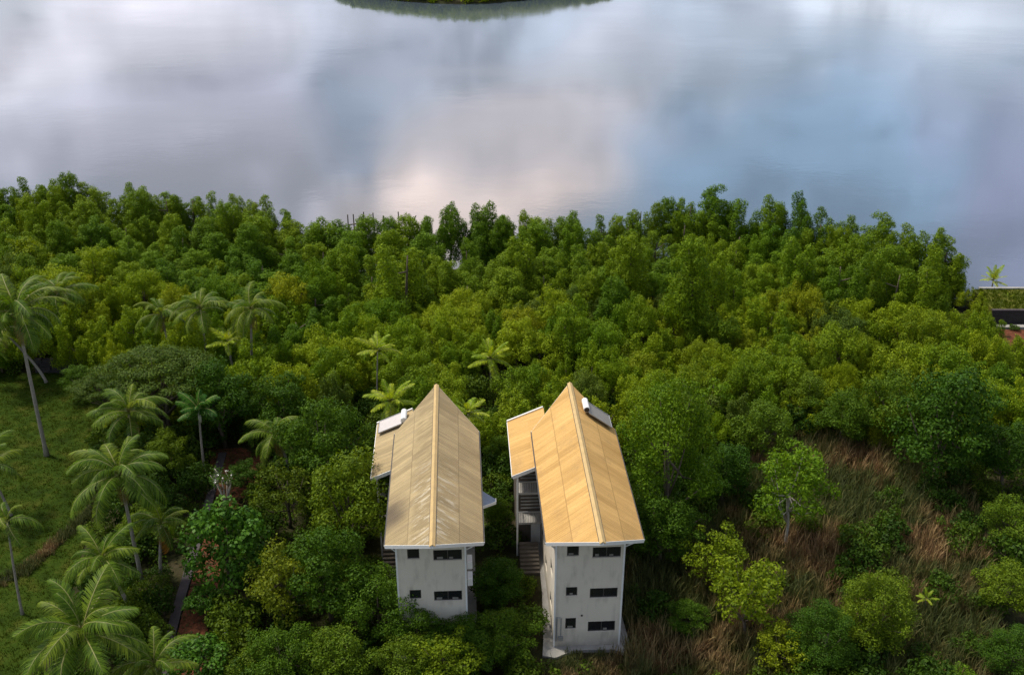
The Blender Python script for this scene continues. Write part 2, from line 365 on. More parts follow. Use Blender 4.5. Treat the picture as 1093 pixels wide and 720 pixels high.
ground_m, t, b, o = mat('forest_floor')
gv = N(t, 'ShaderNodeNewGeometry').outputs['Position']
gc = ramp(t, noise(t, 0.35, 8, gv, 0.65), [(0.3, (0.020, 0.018, 0.010)), (0.5, (0.035, 0.038, 0.014)), (0.7, (0.06, 0.045, 0.028))])
t.links.new(gc, b.inputs['Base Color']); b.inputs['Roughness'].default_value = 0.95; bump(t, b, noise(t, 2.0, 8, gv), 0.8, 0.3); b.inputs['Specular IOR Level'].default_value = 0.1
xs = np.concatenate([np.linspace(-3000, -140, 8), np.linspace(-120, 120, 121), np.linspace(140, 3000, 8)])
ys = np.concatenate([np.linspace(-3000, 0, 8), np.linspace(10, 165, 125)])
gz = []
for y in ys:
    for x in xs:
        s = y - shore(x)
        z = 0.0 if s < -2 else -0.25 * (s + 2)
        if -110 < x < 110 and 20 < y: z += 0.12 * math.sin(x * 0.7 + 1.3 * math.sin(y * 0.23)) * math.sin(y * 0.5) - 0.12
        gz.append((x, y, max(z, -6)))
nx = len(xs)
q = [(j * nx + i, j * nx + i + 1, (j + 1) * nx + i + 1, (j + 1) * nx + i) for j in range(len(ys) - 1) for i in range(nx - 1)]
g = link('ground', np_mesh('ground', gz, q, [ground_m], smooth=True))
tag(g, 'dark leaf-littered earth under the whole mangrove forest', 'ground', kind='structure')

water_m, t, b, o = mat('lagoon_water')
gv = N(t, 'ShaderNodeNewGeometry').outputs['Position']
b.inputs['Base Color'].default_value = (0.055, 0.075, 0.095, 1); b.inputs['Roughness'].default_value = 0.10; b.inputs['IOR'].default_value = 1.6
mp = N(t, 'ShaderNodeMapping'); t.links.new(gv, mp.inputs[0]); mp.inputs['Scale'].default_value = (1.0, 1.6, 1.0)
h = math_n(t, 'ADD', noise(t, 0.9, 6, mp.outputs[0]), math_n(t, 'MULTIPLY', noise(t, 0.10, 3, gv), 1.5))
lane = ramp(t, noise(t, 0.02, 5, mp.outputs[0], 0.6), [(0.42, 0.15), (0.60, 1.0)]); bump(t, b, math_n(t, 'MULTIPLY', h, lane), 0.024, 0.25)
rg = ramp(t, noise(t, 0.012, 4, mp.outputs[0]), [(0.4, 0.05), (0.6, 0.11)]); t.links.new(rg, b.inputs['Roughness'])
w = MB(); w.poly([(-6000, -6000, -0.45), (6000, -6000, -0.45), (6000, 9000, -0.45), (-6000, 9000, -0.45)])
tag(w.build('water', water_m), 'calm lagoon mirroring lilac, pink and blue evening clouds', 'water', kind='structure')

def sheet(name, P, z, m, label, cat):
    s = MB(); s.poly([(p[0], p[1], z) for p in P]); o = s.build(name, m); return tag(o, label, cat, kind='structure')
lawn_m, t, b, o = mat('lawn_turf')
gv = N(t, 'ShaderNodeNewGeometry').outputs['Position']
lc = ramp(t, noise(t, 0.5, 8, gv, 0.6), [(0.3, (0.014, 0.026, 0.003)), (0.5, (0.030, 0.054, 0.005)), (0.7, (0.060, 0.066, 0.010))])
t.links.new(lc, b.inputs['Base Color']); b.inputs['Roughness'].default_value = 0.9; bump(t, b, noise(t, 6, 6, gv), 0.7, 0.1); b.inputs['Specular IOR Level'].default_value = 0.05
sheet('lawn', LAWN, 0.025, lawn_m, 'rough green lawn under the palms at the left edge', 'lawn')
# ribbon helper for path, road, ditch
def ribbon(pts, off0, off1, z0, z1, name, m, kind=None):
    """solid strip between lateral offsets off0..off1 from a ground line, z0..z1"""
    n = len(pts); L = []; Rr = []
    for i, p in enumerate(pts):
        d = (Vector(pts[min(i + 1, n - 1)]) - Vector(pts[max(i - 1, 0)])); d.z = 0; d.normalize(); s = Vector((-d.y, d.x, 0))
        L.append(Vector(p) + s * off0); Rr.append(Vector(p) + s * off1)
    mb = MB(); v = mb.v
    for a, c in zip(L, Rr):
        v += [(a.x, a.y, z0), (a.x, a.y, z1), (c.x, c.y, z1), (c.x, c.y, z0)]
    for i in range(n - 1):
        k = i * 4
        for j in range(4):
            j2 = (j + 1) % 4; mb.f.append((k + j, k + j2, k + 4 + j2, k + 4 + j))
    mb.f.append((0, 1, 2, 3)); k = (n - 1) * 4; mb.f.append((k + 3, k + 2, k + 1, k))
    return mb.build(name, m)
def smooth_line(pts, k=6):
    P = [Vector(p) for p in pts]; out = []
    for i in range(len(P) - 1):
        a, b_, c_, d = P[max(i - 1, 0)], P[i], P[i + 1], P[min(i + 2, len(P) - 1)]
        for j in range(k):
            s = j / k; out.append(0.5 * ((2 * b_) + (c_ - a) * s + (2 * a - 5 * b_ + 4 * c_ - d) * s * s + (3 * b_ - a - 3 * c_ + d) * s ** 3))
    out.append(P[-1]); return out
PL = smooth_line(PATH)
tag(ribbon(PL, -0.36, 0.36, -0.3, 0.16, 'path', M_path), 'narrow raised grey concrete footpath running down beside the red track', 'path', kind='structure')
tag(ribbon(PL, 0.45, 2.6, -0.3, 0.035, 'dirt_road', M_red), 'dark red earth track to the right of the narrow concrete path', 'road', kind='structure')
RED = gp((222, 480), (258, 478), (285, 488), (280, 520), (258, 532), (232, 540))
sheet('dirt_clearing', RED, 0.055, M_red, 'patch of bare red earth at the top end of the path', 'clearing')
DL = smooth_line([at(-60, 640), at(20, 612), at(60, 580), at(95, 548), at(112, 520), at(116, 480)])
tag(ribbon(DL, -0.35, 0.35, -0.2, 0.035, 'ditch', M_mud), 'dark shallow ditch curving across the lawn', 'ditch', kind='structure')

# raised grassy bank with wall at the right edge
bank_m, t, b, o = mat('bank_turf'); gv = N(t, 'ShaderNodeNewGeometry').outputs['Position']
t.links.new(ramp(t, noise(t, 0.6, 7, gv), [(0.3, (0.05, 0.07, 0.010)), (0.7, (0.12, 0.12, 0.02))]), b.inputs['Base Color']); b.inputs['Specular IOR Level'].default_value = 0.1; b.inputs['Roughness'].default_value = 0.9
mb = MB(); mb.box(56.2, 140, 108.9, 114.6, -1.5, 1.78)
tag(mb.build('embankment', bank_m), 'raised grassy bank along the water at the right edge', 'bank', kind='structure')
t_ = empty('retaining_wall', (56.2, 108.6, 0)); tag(t_, 'dark stone retaining wall with pale coping below the grassy bank', 'wall')
mb = MB(); mb.box(0, 85, 0, 0.297, -0.5, 1.7); mb.build('wall_face', M_stone, t_)
mb = MB(); mb.box(-0.1, 85, -0.06, 0.34, 1.703, 1.86); mb.build('coping', M_path, t_)
t_ = empty('sea_wall', (57.0, 114.6, 0)); tag(t_, 'low pale concrete edge between the grassy bank and the lagoon', 'wall')
mb = MB(); mb.box(0, 83, 0.003, 0.35, -1.5, 1.95); mb.build('wall_face', M_conc, t_)
mb = MB(); mb.box(56.5, 140, 107.4, 108.1, -0.3, 0.22)
tag(mb.build('drain_kerb', M_conc), 'pale concrete kerb at the foot of the dark retaining wall', 'kerb', kind='structure')
sheet('red_soil', gp((1035, 352), (1110, 352), (1160, 366), (1090, 370), (1040, 368)), 0.06, M_red, 'strip of bare red soil in front of the pale kerb', 'soil')

# island beyond the lagoon (only its front edge is in view)
isl = MB(); ring = []
icx, icy = (503 - W / 2) / FPX * 345, 391
nI = 48
for i in range(nI):
    a = 2 * math.pi * i / nI; r = 1 + 0.05 * math.sin(3 * a + 1) + 0.03 * math.sin(7 * a)
    ring.append((icx + 54 * r * math.cos(a), icy + 50 * r * math.sin(a)))
prev = None
for s, z in ((1.04, -2), (1.0, 0.1), (0.8, 2.0), (0.5, 5), (0.0, 7)):
    cur = [(icx + (x - icx) * s, icy + (y - icy) * s, z) for x, y in ring]
    if prev:
        for i in range(nI): j = (i + 1) % nI; isl.poly([prev[i], prev[j], cur[j], cur[i]])
    prev = cur
tag(isl.build('island', ground_m), 'low round wooded island far across the lagoon', 'island', kind='structure')

# ------------------------------------------------------------------ foliage generators
def unit(v): return v / np.maximum(np.linalg.norm(v, axis=1, keepdims=True), 1e-6)
def leaf_quads(P, Nn, size, aspect=0.6, fold=0.08):
    n = len(P); up = rng.normal(size=(n, 3)); up[:, 2] -= 0.6
    t1 = unit(up - Nn * np.sum(up * Nn, 1, keepdims=True)); b1 = np.cross(Nn, t1)
    L = (size * rng.uniform(0.65, 1.35, n))[:, None]; Wd = L * aspect
    V = np.empty((n, 4, 3)); V[:, 0] = P - t1 * L / 2; V[:, 2] = P + t1 * L / 2
    V[:, 1] = P + b1 * Wd / 2 + Nn * L * fold - t1 * L * 0.08; V[:, 3] = P - b1 * Wd / 2 + Nn * L * fold - t1 * L * 0.08
    return V.reshape(-1, 3), np.arange(n * 4).reshape(n, 4)
def blob_leaves(blobs, size, cover=1.2, jit=0.55, aspect=0.6, low=-0.6, fuzz=0.14, inner=0.12):
    blobs = np.array(blobs, float)          # x y z r squash
    PP = []; NN = []
    la = size * size * aspect * 0.5
    for i, (x, y, z, r, sq) in enumerate(blobs):
        n = int(cover * 4 * math.pi * r * r * (0.4 + 0.6 * sq) * 0.8 / la)
        d = unit(rng.normal(size=(n, 3))); d = d[d[:, 2] > low]
        k = rng.normal(size=(3, 3)) * 2.2; ph = rng.uniform(0, 6.28, 3)
        w = 1 + 0.10 * np.sin(d @ k.T + ph).sum(1)
        rad = r * w * (1 + rng.normal(size=len(d)) * fuzz * 0.5)
        ins = rng.random(len(d)) < inner; rad[ins] *= rng.uniform(0.5, 0.95, ins.sum())
        p = d * rad[:, None] * np.array([1, 1, sq]) + np.array([x, y, z])
        keep = np.ones(len(p), bool)
        for j, (x2, y2, z2, r2, s2) in enumerate(blobs):
            if j == i or (x - x2) ** 2 + (y - y2) ** 2 + (z - z2) ** 2 > (r + r2) ** 2 * 1.1: continue
            dd = (p - np.array([x2, y2, z2])) / np.array([1, 1, s2]); keep &= (dd ** 2).sum(1) > (0.80 * r2) ** 2
        PP.append(p[keep]); nn = d[keep] / np.array([1, 1, max(sq, 0.5)]); nn[:, 2] += 0.25; NN.append(unit(unit(nn) + rng.normal(size=(keep.sum(), 3)) * jit * 0.6))
    P = np.concatenate(PP); Nn = np.concatenate(NN)
    return leaf_quads(P, Nn, size, aspect)
def ellip_blobs(n, a, z0, z1, r0, r1, sq=(0.9, 1.25), topbias=0.3, ragged=0.15, fill=0.2, taper=0.0):
    """blobs spread over the upper surface of an egg shaped crown"""
    out = []; zc = (z0 + z1) / 2; hz = (z1 - z0) / 2; tries = 0
    while len(out) < n and tries < n * 40:
        tries += 1
        d = unit(rng.normal(size=(1, 3)))[0]
        if d[2] < -0.75: continue
        if rng.random() > 1 - topbias + topbias * (d[2] + 1) / 2: continue
        r = rng.uniform(r0, r1); s = 1 + rng.normal() * ragged
        if rng.random() < fill: s *= rng.uniform(0.4, 0.85)
        k = 1 - taper * (d[2] + 1) / 2
        p = (d[0] * max(a - r * 0.7, 0.3) * s * k, d[1] * max(a - r * 0.7, 0.3) * s * k, zc + d[2] * max(hz - r * 0.7, 0.3) * min(s, 1.15))
        if any((p[0]-q_[0])**2 + (p[1]-q_[1])**2 + (p[2]-q_[2])**2 < (0.62 * (r + q_[3]) * 0.8) ** 2 for q_ in out) and tries < n * 25: continue
        out.append((*p, r, rng.uniform(*sq)))
    return out
def trunk_mesh(name, h, r, blobs, m, nb=6, lean=0.25, multi=1):
    mb = MB()
    for s in range(multi):
        a = rng.uniform(0, 6.28); l = lean * rng.uniform(0.4, 1) * (1 + 0.6 * (multi > 1)) * h * 0.35
        base = Vector((0.15 * s * math.cos(a), 0.15 * s * math.sin(a), -0.3)); top = Vector((l * math.cos(a), l * math.sin(a), h))
        pts = [base.lerp(top, k / 5) + Vector((rng.normal() * 0.06 * h / 5, rng.normal() * 0.06 * h / 5, 0)) for k in range(6)]
        mb.tube(pts, [r * (1.25, 1, 0.85, 0.7, 0.55, 0.35)[k] for k in range(6)], 7)
        bl = [blobs[i] for i in rng.permutation(len(blobs))[:nb]]
        for q_ in bl:
            k = rng.integers(2, 5); p0 = pts[k]; p1 = Vector(q_[:3]); mid = p0.lerp(p1, 0.5) + Vector((0, 0, -0.15 * (p1 - p0).length))
            mb.tube([p0, mid, p1], [r * 0.5, r * 0.3, r * 0.12], 5)
    return mb.mesh(name, m, smooth=True)
def spire_blobs(n, a, zlo, h0, h1, r0, r1):
    """crown of several upright lobes, each a tapering stack of leaf clumps"""
    out = []; pos = []
    for k in range(n):
        for _ in range(30):
            rr = a * math.sqrt(rng.random()); an = rng.uniform(0, 6.28); x, y = rr * math.cos(an), rr * math.sin(an)
            if all((x - p) ** 2 + (y - q_) ** 2 > (a * 0.42) ** 2 for p, q_ in pos): break
        pos.append((x, y)); top = rng.uniform(h0, h1) - 0.28 * (h1 - zlo) * (rr / a) ** 2; z = zlo + rng.uniform(0, 0.8); lx, ly = rng.normal(size=2) * 0.06
        while z < top:
            s = (z - zlo) / max(top - zlo, .1); r_ = (r0 + (r1 - r0) * s ** 1.3) * rng.uniform(0.75, 1.2)
            out.append((x + lx * (z - zlo) + rng.normal() * r0 * 0.28, y + ly * (z - zlo) + rng.normal() * r0 * 0.28, z, r_, rng.uniform(0.85, 1.35))); z += r_ * rng.uniform(0.65, 1.0)
    return out
protos = {}
def make_proto(kind, n, blobf, leaf, lm, bm_, cover=1.2, jit=0.55, aspect=0.6, trunk=(3.0, 0.14), nb=6, multi=1, low=-0.6, R0=2.0, fuzz=0.14, inner=0.12, name='tree'):
    L = []
    for i in range(n):
        bl = blobf(); V, F = blob_leaves(bl, leaf, cover, jit, aspect, low, fuzz, inner)
        cm = np_mesh('crown', V, F, [lm]); tm = trunk_mesh('trunk', trunk[0], trunk[1], bl, bm_, nb, multi=multi)
        zc = sum(q_[2] for q_ in bl) / len(bl)
        L.append((cm, tm, zc))
    protos[kind] = (L, R0, name)
make_proto('tall', 10, lambda: (spire_blobs(int(rng.integers(4, 8)), 1.9, 0.8, 7.6, 9.8, 0.95, 0.42) if rng.random() < 0.5 else ellip_blobs(80, 2.5, 1.0, 9.7, 0.34, 0.85, (0.9, 1.4), 0.30, 0.24, taper=0.45)), 0.17, L_mangrove, M_bark, cover=1.05, jit=0.75, fuzz=0.32, inner=0.2, trunk=(7, 0.16), R0=2.35, name='mangrove_tree')
make_proto('canopy', 10, lambda: (spire_blobs(int(rng.integers(6, 15)), 2.15, 0.9, 3.8, 5.9, 0.62, 0.26) if rng.random() < 0.85 else ellip_blobs(44, 2.3, 1.2, 5.6, 0.26, 0.66, (0.9, 1.4), 0.5, 0.28)), 0.145, L_canopy, M_bark, cover=1.0, jit=0.8, fuzz=0.34, inner=0.2, trunk=(3.6, 0.10), R0=2.2, name='low_mangrove_tree')  # low mangrove trees that form the closed canopy
make_proto('broad', 6, lambda: ellip_blobs(48, 3.2, 2.0, 8.2, 0.5, 0.95, (0.6, 1.05), 0.3, 0.18), 0.21, L_broad, M_bark, cover=0.95, jit=0.8, trunk=(5.5, 0.2), nb=12, R0=3.2, fuzz=0.35, inner=0.25, name='broadleaf_tree')
make_proto('yellow', 4, lambda: ellip_blobs(34, 2.6, 1.6, 6.6, 0.38, 0.75, (0.6, 1.0), 0.3, 0.25), 0.24, L_yellow, M_bark, cover=0.8, jit=0.9, trunk=(5, 0.14), nb=14, R0=2.6, fuzz=0.35, inner=0.25, name='broadleaf_tree')
make_proto('bright', 3, lambda: ellip_blobs(34, 2.6, 1.4, 6.8, 0.42, 0.75, (0.6, 1.0), 0.3, 0.22), 0.25, L_bright, M_bark, cover=0.85, jit=0.8, trunk=(5, 0.14), nb=14, R0=2.6, fuzz=0.3, inner=0.25, name='broadleaf_tree')
make_proto('dark', 3, lambda: ellip_blobs(44, 2.9, 1.2, 7.6, 0.5, 0.9, (0.7, 1.0), 0.25, 0.12), 0.30, L_dark, M_bark, cover=1.1, jit=0.6, aspect=0.75, trunk=(5, 0.2), R0=2.9, fuzz=0.2, name='broadleaf_tree')
make_proto('umbrella', 3, lambda: [(*q_[:2], q_[2] + 0.25 * (3.9 - math.hypot(q_[0], q_[1])), q_[3], q_[4]) for q_ in ellip_blobs(52, 4.2, 5.2, 7.8, 0.55, 1.05, (0.22, 0.38), 0.2, 0.12)], 0.17, L_olive, M_bark, cover=1.7, jit=0.6, trunk=(5.8, 0.24), nb=22, multi=2, R0=4.2, fuzz=0.4, name='feathery_tree')
make_proto('airy', 3, lambda: ellip_blobs(40, 2.1, 2.4, 7.2, 0.35, 0.65, (0.6, 1.0), 0.2, 0.2), 0.20, L_bright, M_bark_pale, cover=0.85, jit=0.9, trunk=(5.0, 0.10), nb=16, R0=2.1, fuzz=0.5, inner=0.3, name='young_tree')
make_proto('shrub', 6, lambda: ellip_blobs(15, 1.3, 0.0, 2.2, 0.3, 0.6, (0.7, 1.1), 0.3, 0.25), 0.20, L_shrub, M_bark, cover=0.9, jit=0.8, trunk=(1.1, 0.05), nb=5, R0=1.3, fuzz=0.35, inner=0.2, name='shrub')
make_proto('fine', 4, lambda: ellip_blobs(70, 3.0, 1.6, 9.2, 0.4, 0.75, (0.7, 1.3), 0.2, 0.14, taper=0.3), 0.15, L_mangrove, M_bark, cover=0.85, jit=0.9, trunk=(6.5, 0.18), nb=16, R0=3.0, fuzz=0.45, inner=0.25, name='broadleaf_tree')

def plant(kind, x, y, s, sz=1.0, label=None, group=None, cat='tree', i=None, m=None, z=0.0):
    L, R0, name = protos[kind]; cm, tm, zc = L[random.randrange(len(L)) if i is None else i % len(L)]
    e = empty(name, (x, y, z), random.uniform(0, 6.28)); e.scale = (s, s, s * sz)
    tag(e, label, cat, group)
    cr_ = link('crown', cm, e); link('trunk', tm, e)
    if m:
        cr_.data = mesh_with(cm, m)
    return e
_mw = {}
def mesh_with(me, m):
    k = (me.name, m.name)
    if k not in _mw:
        c_ = me.copy(); c_.materials[0] = m; _mw[k] = c_
    return _mw[k]
def plant_px(kind, px, py, rpx, sz=1.0, **kw):
    """crown centre at pixel, crown radius in photo pixels; rooted on the ground"""
    L, R0, name = protos[kind]; zc = L[0][2]; s = 1.0
    for _ in range(8):
        p = at(px, py, zc * s * sz); s = rpx * depth(p) / FPX / R0
    return plant(kind, p.x, p.y, s, sz, **kw)

# ------------------------------------------------------------------ houses
EZ, RH, PR, HW, LN = 9.6, 2.5, 3.3, 3.33, 14.1
def wall_grid(mb, x0, x1, y, th, z0, z1, holes):
    """wall in the x-z plane with rectangular holes (cx, cz, w, h)"""
    X = sorted({x0, x1, *[c_ - w_ / 2 for c_, _, w_, _ in holes], *[c_ + w_ / 2 for c_, _, w_, _ in holes]})
    Z = sorted({z0, z1, *[c_ - h_ / 2 for _, c_, _, h_ in holes], *[c_ + h_ / 2 for _, c_, _, h_ in holes]})
    inside = lambda cx, cz: any(abs(cx - a) < w_ / 2 and abs(cz - b_) < h_ / 2 for a, b_, w_, h_ in holes)
    for i in range(len(X) - 1):
        for j in range(len(Z) - 1):
            cx, cz = (X[i] + X[i+1]) / 2, (Z[j] + Z[j+1]) / 2
            if inside(cx, cz): continue
            mb.poly([(X[i], y, Z[j]), (X[i+1], y, Z[j]), (X[i+1], y, Z[j+1]), (X[i], y, Z[j+1])])
            mb.poly([(X[i], y + th, Z[j+1]), (X[i+1], y + th, Z[j+1]), (X[i+1], y + th, Z[j]), (X[i], y + th, Z[j])])
    for a, b_, w_, h_ in holes:
        l, r, d, u = a - w_/2, a + w_/2, b_ - h_/2, b_ + h_/2
        mb.poly([(l, y, d), (l, y+th, d), (r, y+th, d), (r, y, d)]); mb.poly([(l, y, u), (r, y, u), (r, y+th, u), (l, y+th, u)])
        mb.poly([(l, y, d), (l, y, u), (l, y+th, u), (l, y+th, d)]); mb.poly([(r, y, d), (r, y+th, d), (r, y+th, u), (r, y, u)])
def raw_build(mb, name, m, parent):
    me = bpy.data.meshes.new(name); me.from_pydata(mb.v, [], mb.f); me.materials.append(m)
    bm = bmesh.new(); bm.from_mesh(me); bmesh.ops.remove_doubles(bm, verts=bm.verts, dist=0.0005); bmesh.ops.recalc_face_normals(bm, faces=bm.faces); bm.to_mesh(me); bm.free()
    return link(name, me, parent)
def window(root, cx, cz, w_, h_, y, panes=2, reflections=True):
    f = MB(); l, r, d, u = cx - w_/2, cx + w_/2, cz - h_/2, cz + h_/2; fw = 0.06; y0, y1 = y + 0.05, y + 0.12
    f.box(l+.003, r-.003, y0, y1, d+.003, d+fw); f.box(l+.003, r-.003, y0, y1, u-fw, u-.003); f.box(l+.003, l+fw, y0, y1, d+fw, u-fw); f.box(r-fw, r-.003, y0, y1, d+fw, u-fw)
    for k in range(1, panes):
        x = l + (r - l) * k / panes; f.box(x-.03, x+.03, y0+.004, y1-.004, d+fw, u-fw)
    fo = f.build('window', M_frame, root)
    p = MB(); p.box(l+fw, r-fw, y0+.025, y0+.035, d+fw, u-fw); p.build('pane', M_glassblk, fo)
    s = MB(); s.box(l-.06, r+.06, y-.05, y+.04, d-.07, d-.002); s.build('sill', M_wall, fo)
    if reflections:  # louvre reflections put in as thin pale strips before the panes
        for k in range(panes):
            c_ = MB()
            if random.random() < 0.6:
                xa = l + fw + (r - l) * (k + random.uniform(0.03, 0.3)) / panes; xb = xa + (r - l) * random.uniform(0.25, 0.5) / panes
                c_.box(xa, xb, y0 + .012, y0 + .022, d + fw, d + fw + (u - d) * random.uniform(0.15, 0.3))
            if c_.v: c_.build('pane_reflection', M_warm_grey, fo)
def solar_heater(loc, rz, slope, label, collector_w=1.9, tank_m=M_white, pale=False):
    """tank along local y at the top, collector running down local +x"""
    e = empty('solar_water_heater', loc, rz); tag(e, label, 'solar water heater')
    t1 = MB(); t1.tube([(0, -0.75, 0.42), (0, -0.72, 0.42), (0, 0.72, 0.42), (0, 0.75, 0.42)], [0.17, 0.25, 0.25, 0.17], 18); tk = t1.build('tank', tank_m, e, smooth=False)
    t2 = MB(); t2.tube([(0, -0.765, 0.42), (0, -0.752, 0.42)], 0.205, 18); t2.build('end_cap', M_black, tk)
    cs, sn = math.cos(slope), math.sin(slope); c3 = MB()
    def P(u, y, z): return (0.15 + u * cs + z * sn, y, 0.14 - u * sn + z * cs)
    top = [P(0, -0.9, 0.08), P(collector_w, -0.9, 0.08), P(collector_w, 0.9, 0.08), P(0, 0.9, 0.08)]
    c3.prism(top, (-0.08 * sn, 0, -0.08 * cs)); cl = c3.build('collector', M_collector, e)
    if pale: cl.data.materials[0] = M_pale
    fr = MB()
    for a_, b_ in ((0, 1), (1, 2), (2, 3), (3, 0)): fr.beam(Vector(top[a_]) , Vector(top[b_]), 0.05, 0.07)
    fr.build('frame', M_metal, cl)
    s = MB(); 
    for y in (-0.5, 0.5): s.beam((0, y, 0.25), (0.1 * sn, y, 0.0), 0.05, 0.05, (0, 1, 0)); s.beam((0, y, 0.2), (0.35, y, -0.05 - 0.2 * sn), 0.04, 0.04, (0, 1, 0))
    s.build('stand', M_metal, e)
    return e
def house(loc, rz, roof_m, label, left):
    e = empty('house', loc, rz); tag(e, label, 'house')
    X0, X1, Y0 = -2.62, 2.08, 0.15; cxw = (X0 + X1) / 2
    holes = [(-1.18 - 0.28, 8.68, 0.82, 0.82), (1.12 - 0.25, 8.50, 1.95, 0.88), (-1.46, 5.15, 0.80, 0.78), (0.80, 4.93, 1.95, 0.85), (-1.46, 2.24, 0.76, 1.0), (0.76, 1.88, 1.95, 0.92)]
    mb = MB(); wall_grid(mb, X0, X1, Y0, 0.2, -0.4, 9.45, holes); raw_build(mb, 'wall', M_wall, e)
    for h_ in holes: window(e, *h_, Y0, 2 if h_[2] > 1 else 1)
    # gable infill, side walls, rear wall
    g2 = MB(); mx = (X0 + X1) / 2
    zz = lambda x: EZ + RH * (1 - abs(x) / HW) - 0.22
    g2.prism([(X0, Y0 + 0.002, 9.453), (X1, Y0 + 0.002, 9.453), (X1, Y0 + 0.002, zz(X1)), (0, Y0 + 0.002, zz(0)), (X0, Y0 + 0.002, zz(X0))], (0, 0.19, 0)); g2.build('gable', M_wall, e)
    sw = [(3.0, 8.3), (7.2, 8.3), (3.0, 4.9), (7.2, 4.9), (3.0, 1.9), (7.2, 1.9), (11.2, 8.3), (11.2, 4.9), (11.2, 1.9)]
    for side, xw in (('L', X0), ('R', X1)):
        mb = MB(); wall_grid(mb, Y0 + 0.202, 13.7, 0, 0.2, -0.4, zz(xw), [(a, b_, 1.3, 0.95) for a, b_ in sw])
        # turn the x-z wall into the y-z plane
        mb.v = [((xw + v_[1]) if side == 'L' else (xw - v_[1]), v_[0], v_[2]) for v_ in mb.v]
        raw_build(mb, 'side_wall', M_wall, e)
        for a, b_ in sw:
            s_ = 1 if side == 'L' else -1; f = MB(); xo = xw + s_ * 0.06
            lo, hi = sorted((xo, xo + s_ * 0.06))
            for (ya, yb, za, zb) in ((a-.647, a+.647, b_-.472, b_-.41), (a-.647, a+.647, b_+.41, b_+.472), (a-.647, a-.59, b_-.41, b_+.41), (a+.59, a+.647, b_-.41, b_+.41), (a-.03, a+.03, b_-.41, b_+.41)): f.box(lo, hi, ya, yb, za, zb)
            fo = f.build('window', M_frame, e); p = MB(); p.box(lo + .02, lo + .03, a - .59, a + .59, b_ - .41, b_ + .41); p.build('pane', M_glassblk, fo)
    mb = MB(); mb.box(X0, X1, 13.5, 13.697, -0.4, 9.45); mb.prism([(X0, 13.5, 9.453), (X1, 13.5, 9.453), (X1, 13.5, zz(X1)), (0, 13.5, zz(0)), (X0, 13.5, zz(X0))], (0, 0.19, 0))
    mb.v = [(v_[0] * 0.955 + cxw * 0.045, v_[1], v_[2]) for v_ in mb.v]
    mb.build('rear_wall', M_wall, e)
    # white corner boards
    for x in (X0, X1):
        c_ = MB(); c_.box(x - 0.06, x + 0.06, Y0 - 0.06, Y0 + 0.05, 0.0, 9.4); c_.build('corner_trim', M_white, e)
    # roof: two slopes whose ridge runs out in a prow at both ends
    rf = MB(); th = 0.10
    ef, eb = 0.0, LN
    ny = 40
    for s in (-1, 1):
        top = []; 
        A = Vector((0, ef - PR, EZ + RH)); B = Vector((0, eb + PR, EZ + RH)); C_ = Vector((s * HW, eb, EZ)); D = Vector((s * HW, ef, EZ))
        rf.prism([A, D, C_, B] if s > 0 else [A, B, C_, D], (0, 0, -th))
    ro = rf.build('roof', roof_m, e)
    rc = MB()
    for s in (-1, 1):
        w_ = 0.20; z_ = EZ + RH + 0.045
        a0 = Vector((0, ef - PR - 0.02, z_)); a1 = Vector((0, eb + PR + 0.02, z_)); dd = Vector((s * w_, 0, -w_ * RH / HW))
        rc.prism([a0, a0 + dd, a1 + dd, a1] if s > 0 else [a0, a1, a1 + dd, a0 + dd], (0, 0, -0.035))
    rc.build('ridge_cap', M_ridge, ro)
    for s in (-1, 1):
        fl = MB(); q_ = 0.215; fl.beam((s * q_, ef - PR + 0.22, EZ + RH - q_ * RH / HW + 0.005), (s * q_, eb + PR - 0.22, EZ + RH - q_ * RH / HW + 0.005), 0.035, 0.03); fl.build('ridge_flashing', M_frame, ro)
    dz = -0.12
    for s in (-1, 1):
        P1 = Vector((0, ef - PR, EZ + RH + dz)); P2 = Vector((s * HW, ef, EZ + dz)); P3 = Vector((s * HW, eb, EZ + dz)); P4 = Vector((0, eb + PR, EZ + RH + dz))
        o_ = Vector((s * 0.022, -0.022, 0)); fs = MB(); fs.beam(P1 + o_, P2 + o_, 0.04, 0.24); fs.build('fascia', M_white, ro)
        o_ = Vector((s * 0.022, 0.022, 0)); fs = MB(); fs.beam(P4 + o_, P3 + o_, 0.04, 0.10); fs.build('fascia', M_white, ro)
    for s in (-1, 1):
        gt = MB(); gt.beam((s * (HW + 0.05), ef, EZ - 0.12), (s * (HW + 0.05), eb, EZ - 0.12), 0.08, 0.09); gt.build('gutter', M_frame, ro)
    sf = MB()
    for s in (-1, 1):
        top = [(0, -PR + 0.15, EZ + RH - 0.26), (s * (HW - 0.05), 0.05, EZ - 0.19), (s * (HW - 0.05), 0.12, EZ - 0.19), (0, 0.12, EZ + RH - 0.26)]
        sf.prism(top, (0, 0, -0.02))
    sf.build('soffit', M_white, ro)
    for s in (-1, 1):
        br = MB(); br.beam((X1 + 0.02 if s > 0 else X0 - 0.02, 0.35, 8.75), (s * (HW - 0.15), 0.35, EZ - 0.28), 0.07, 0.09, (0, 1, 0)); br.build('eave_bracket', M_white, e)
    # annexe with its own lean-to roof sloping away to the left
    ax0, ax1, ay0, ay1, zl, zh = -5.07, -2.05, 10.3, 18.3, 7.95, 9.25
    ar = MB(); ar.prism([(ax0, ay0, zl), (ax1, ay0, zh), (ax1, ay1, zh), (ax0, ay1, zl)], (0, 0, -0.09)); ao = ar.build('annexe_roof', roof_m, e)
    af = MB(); q_ = -0.11
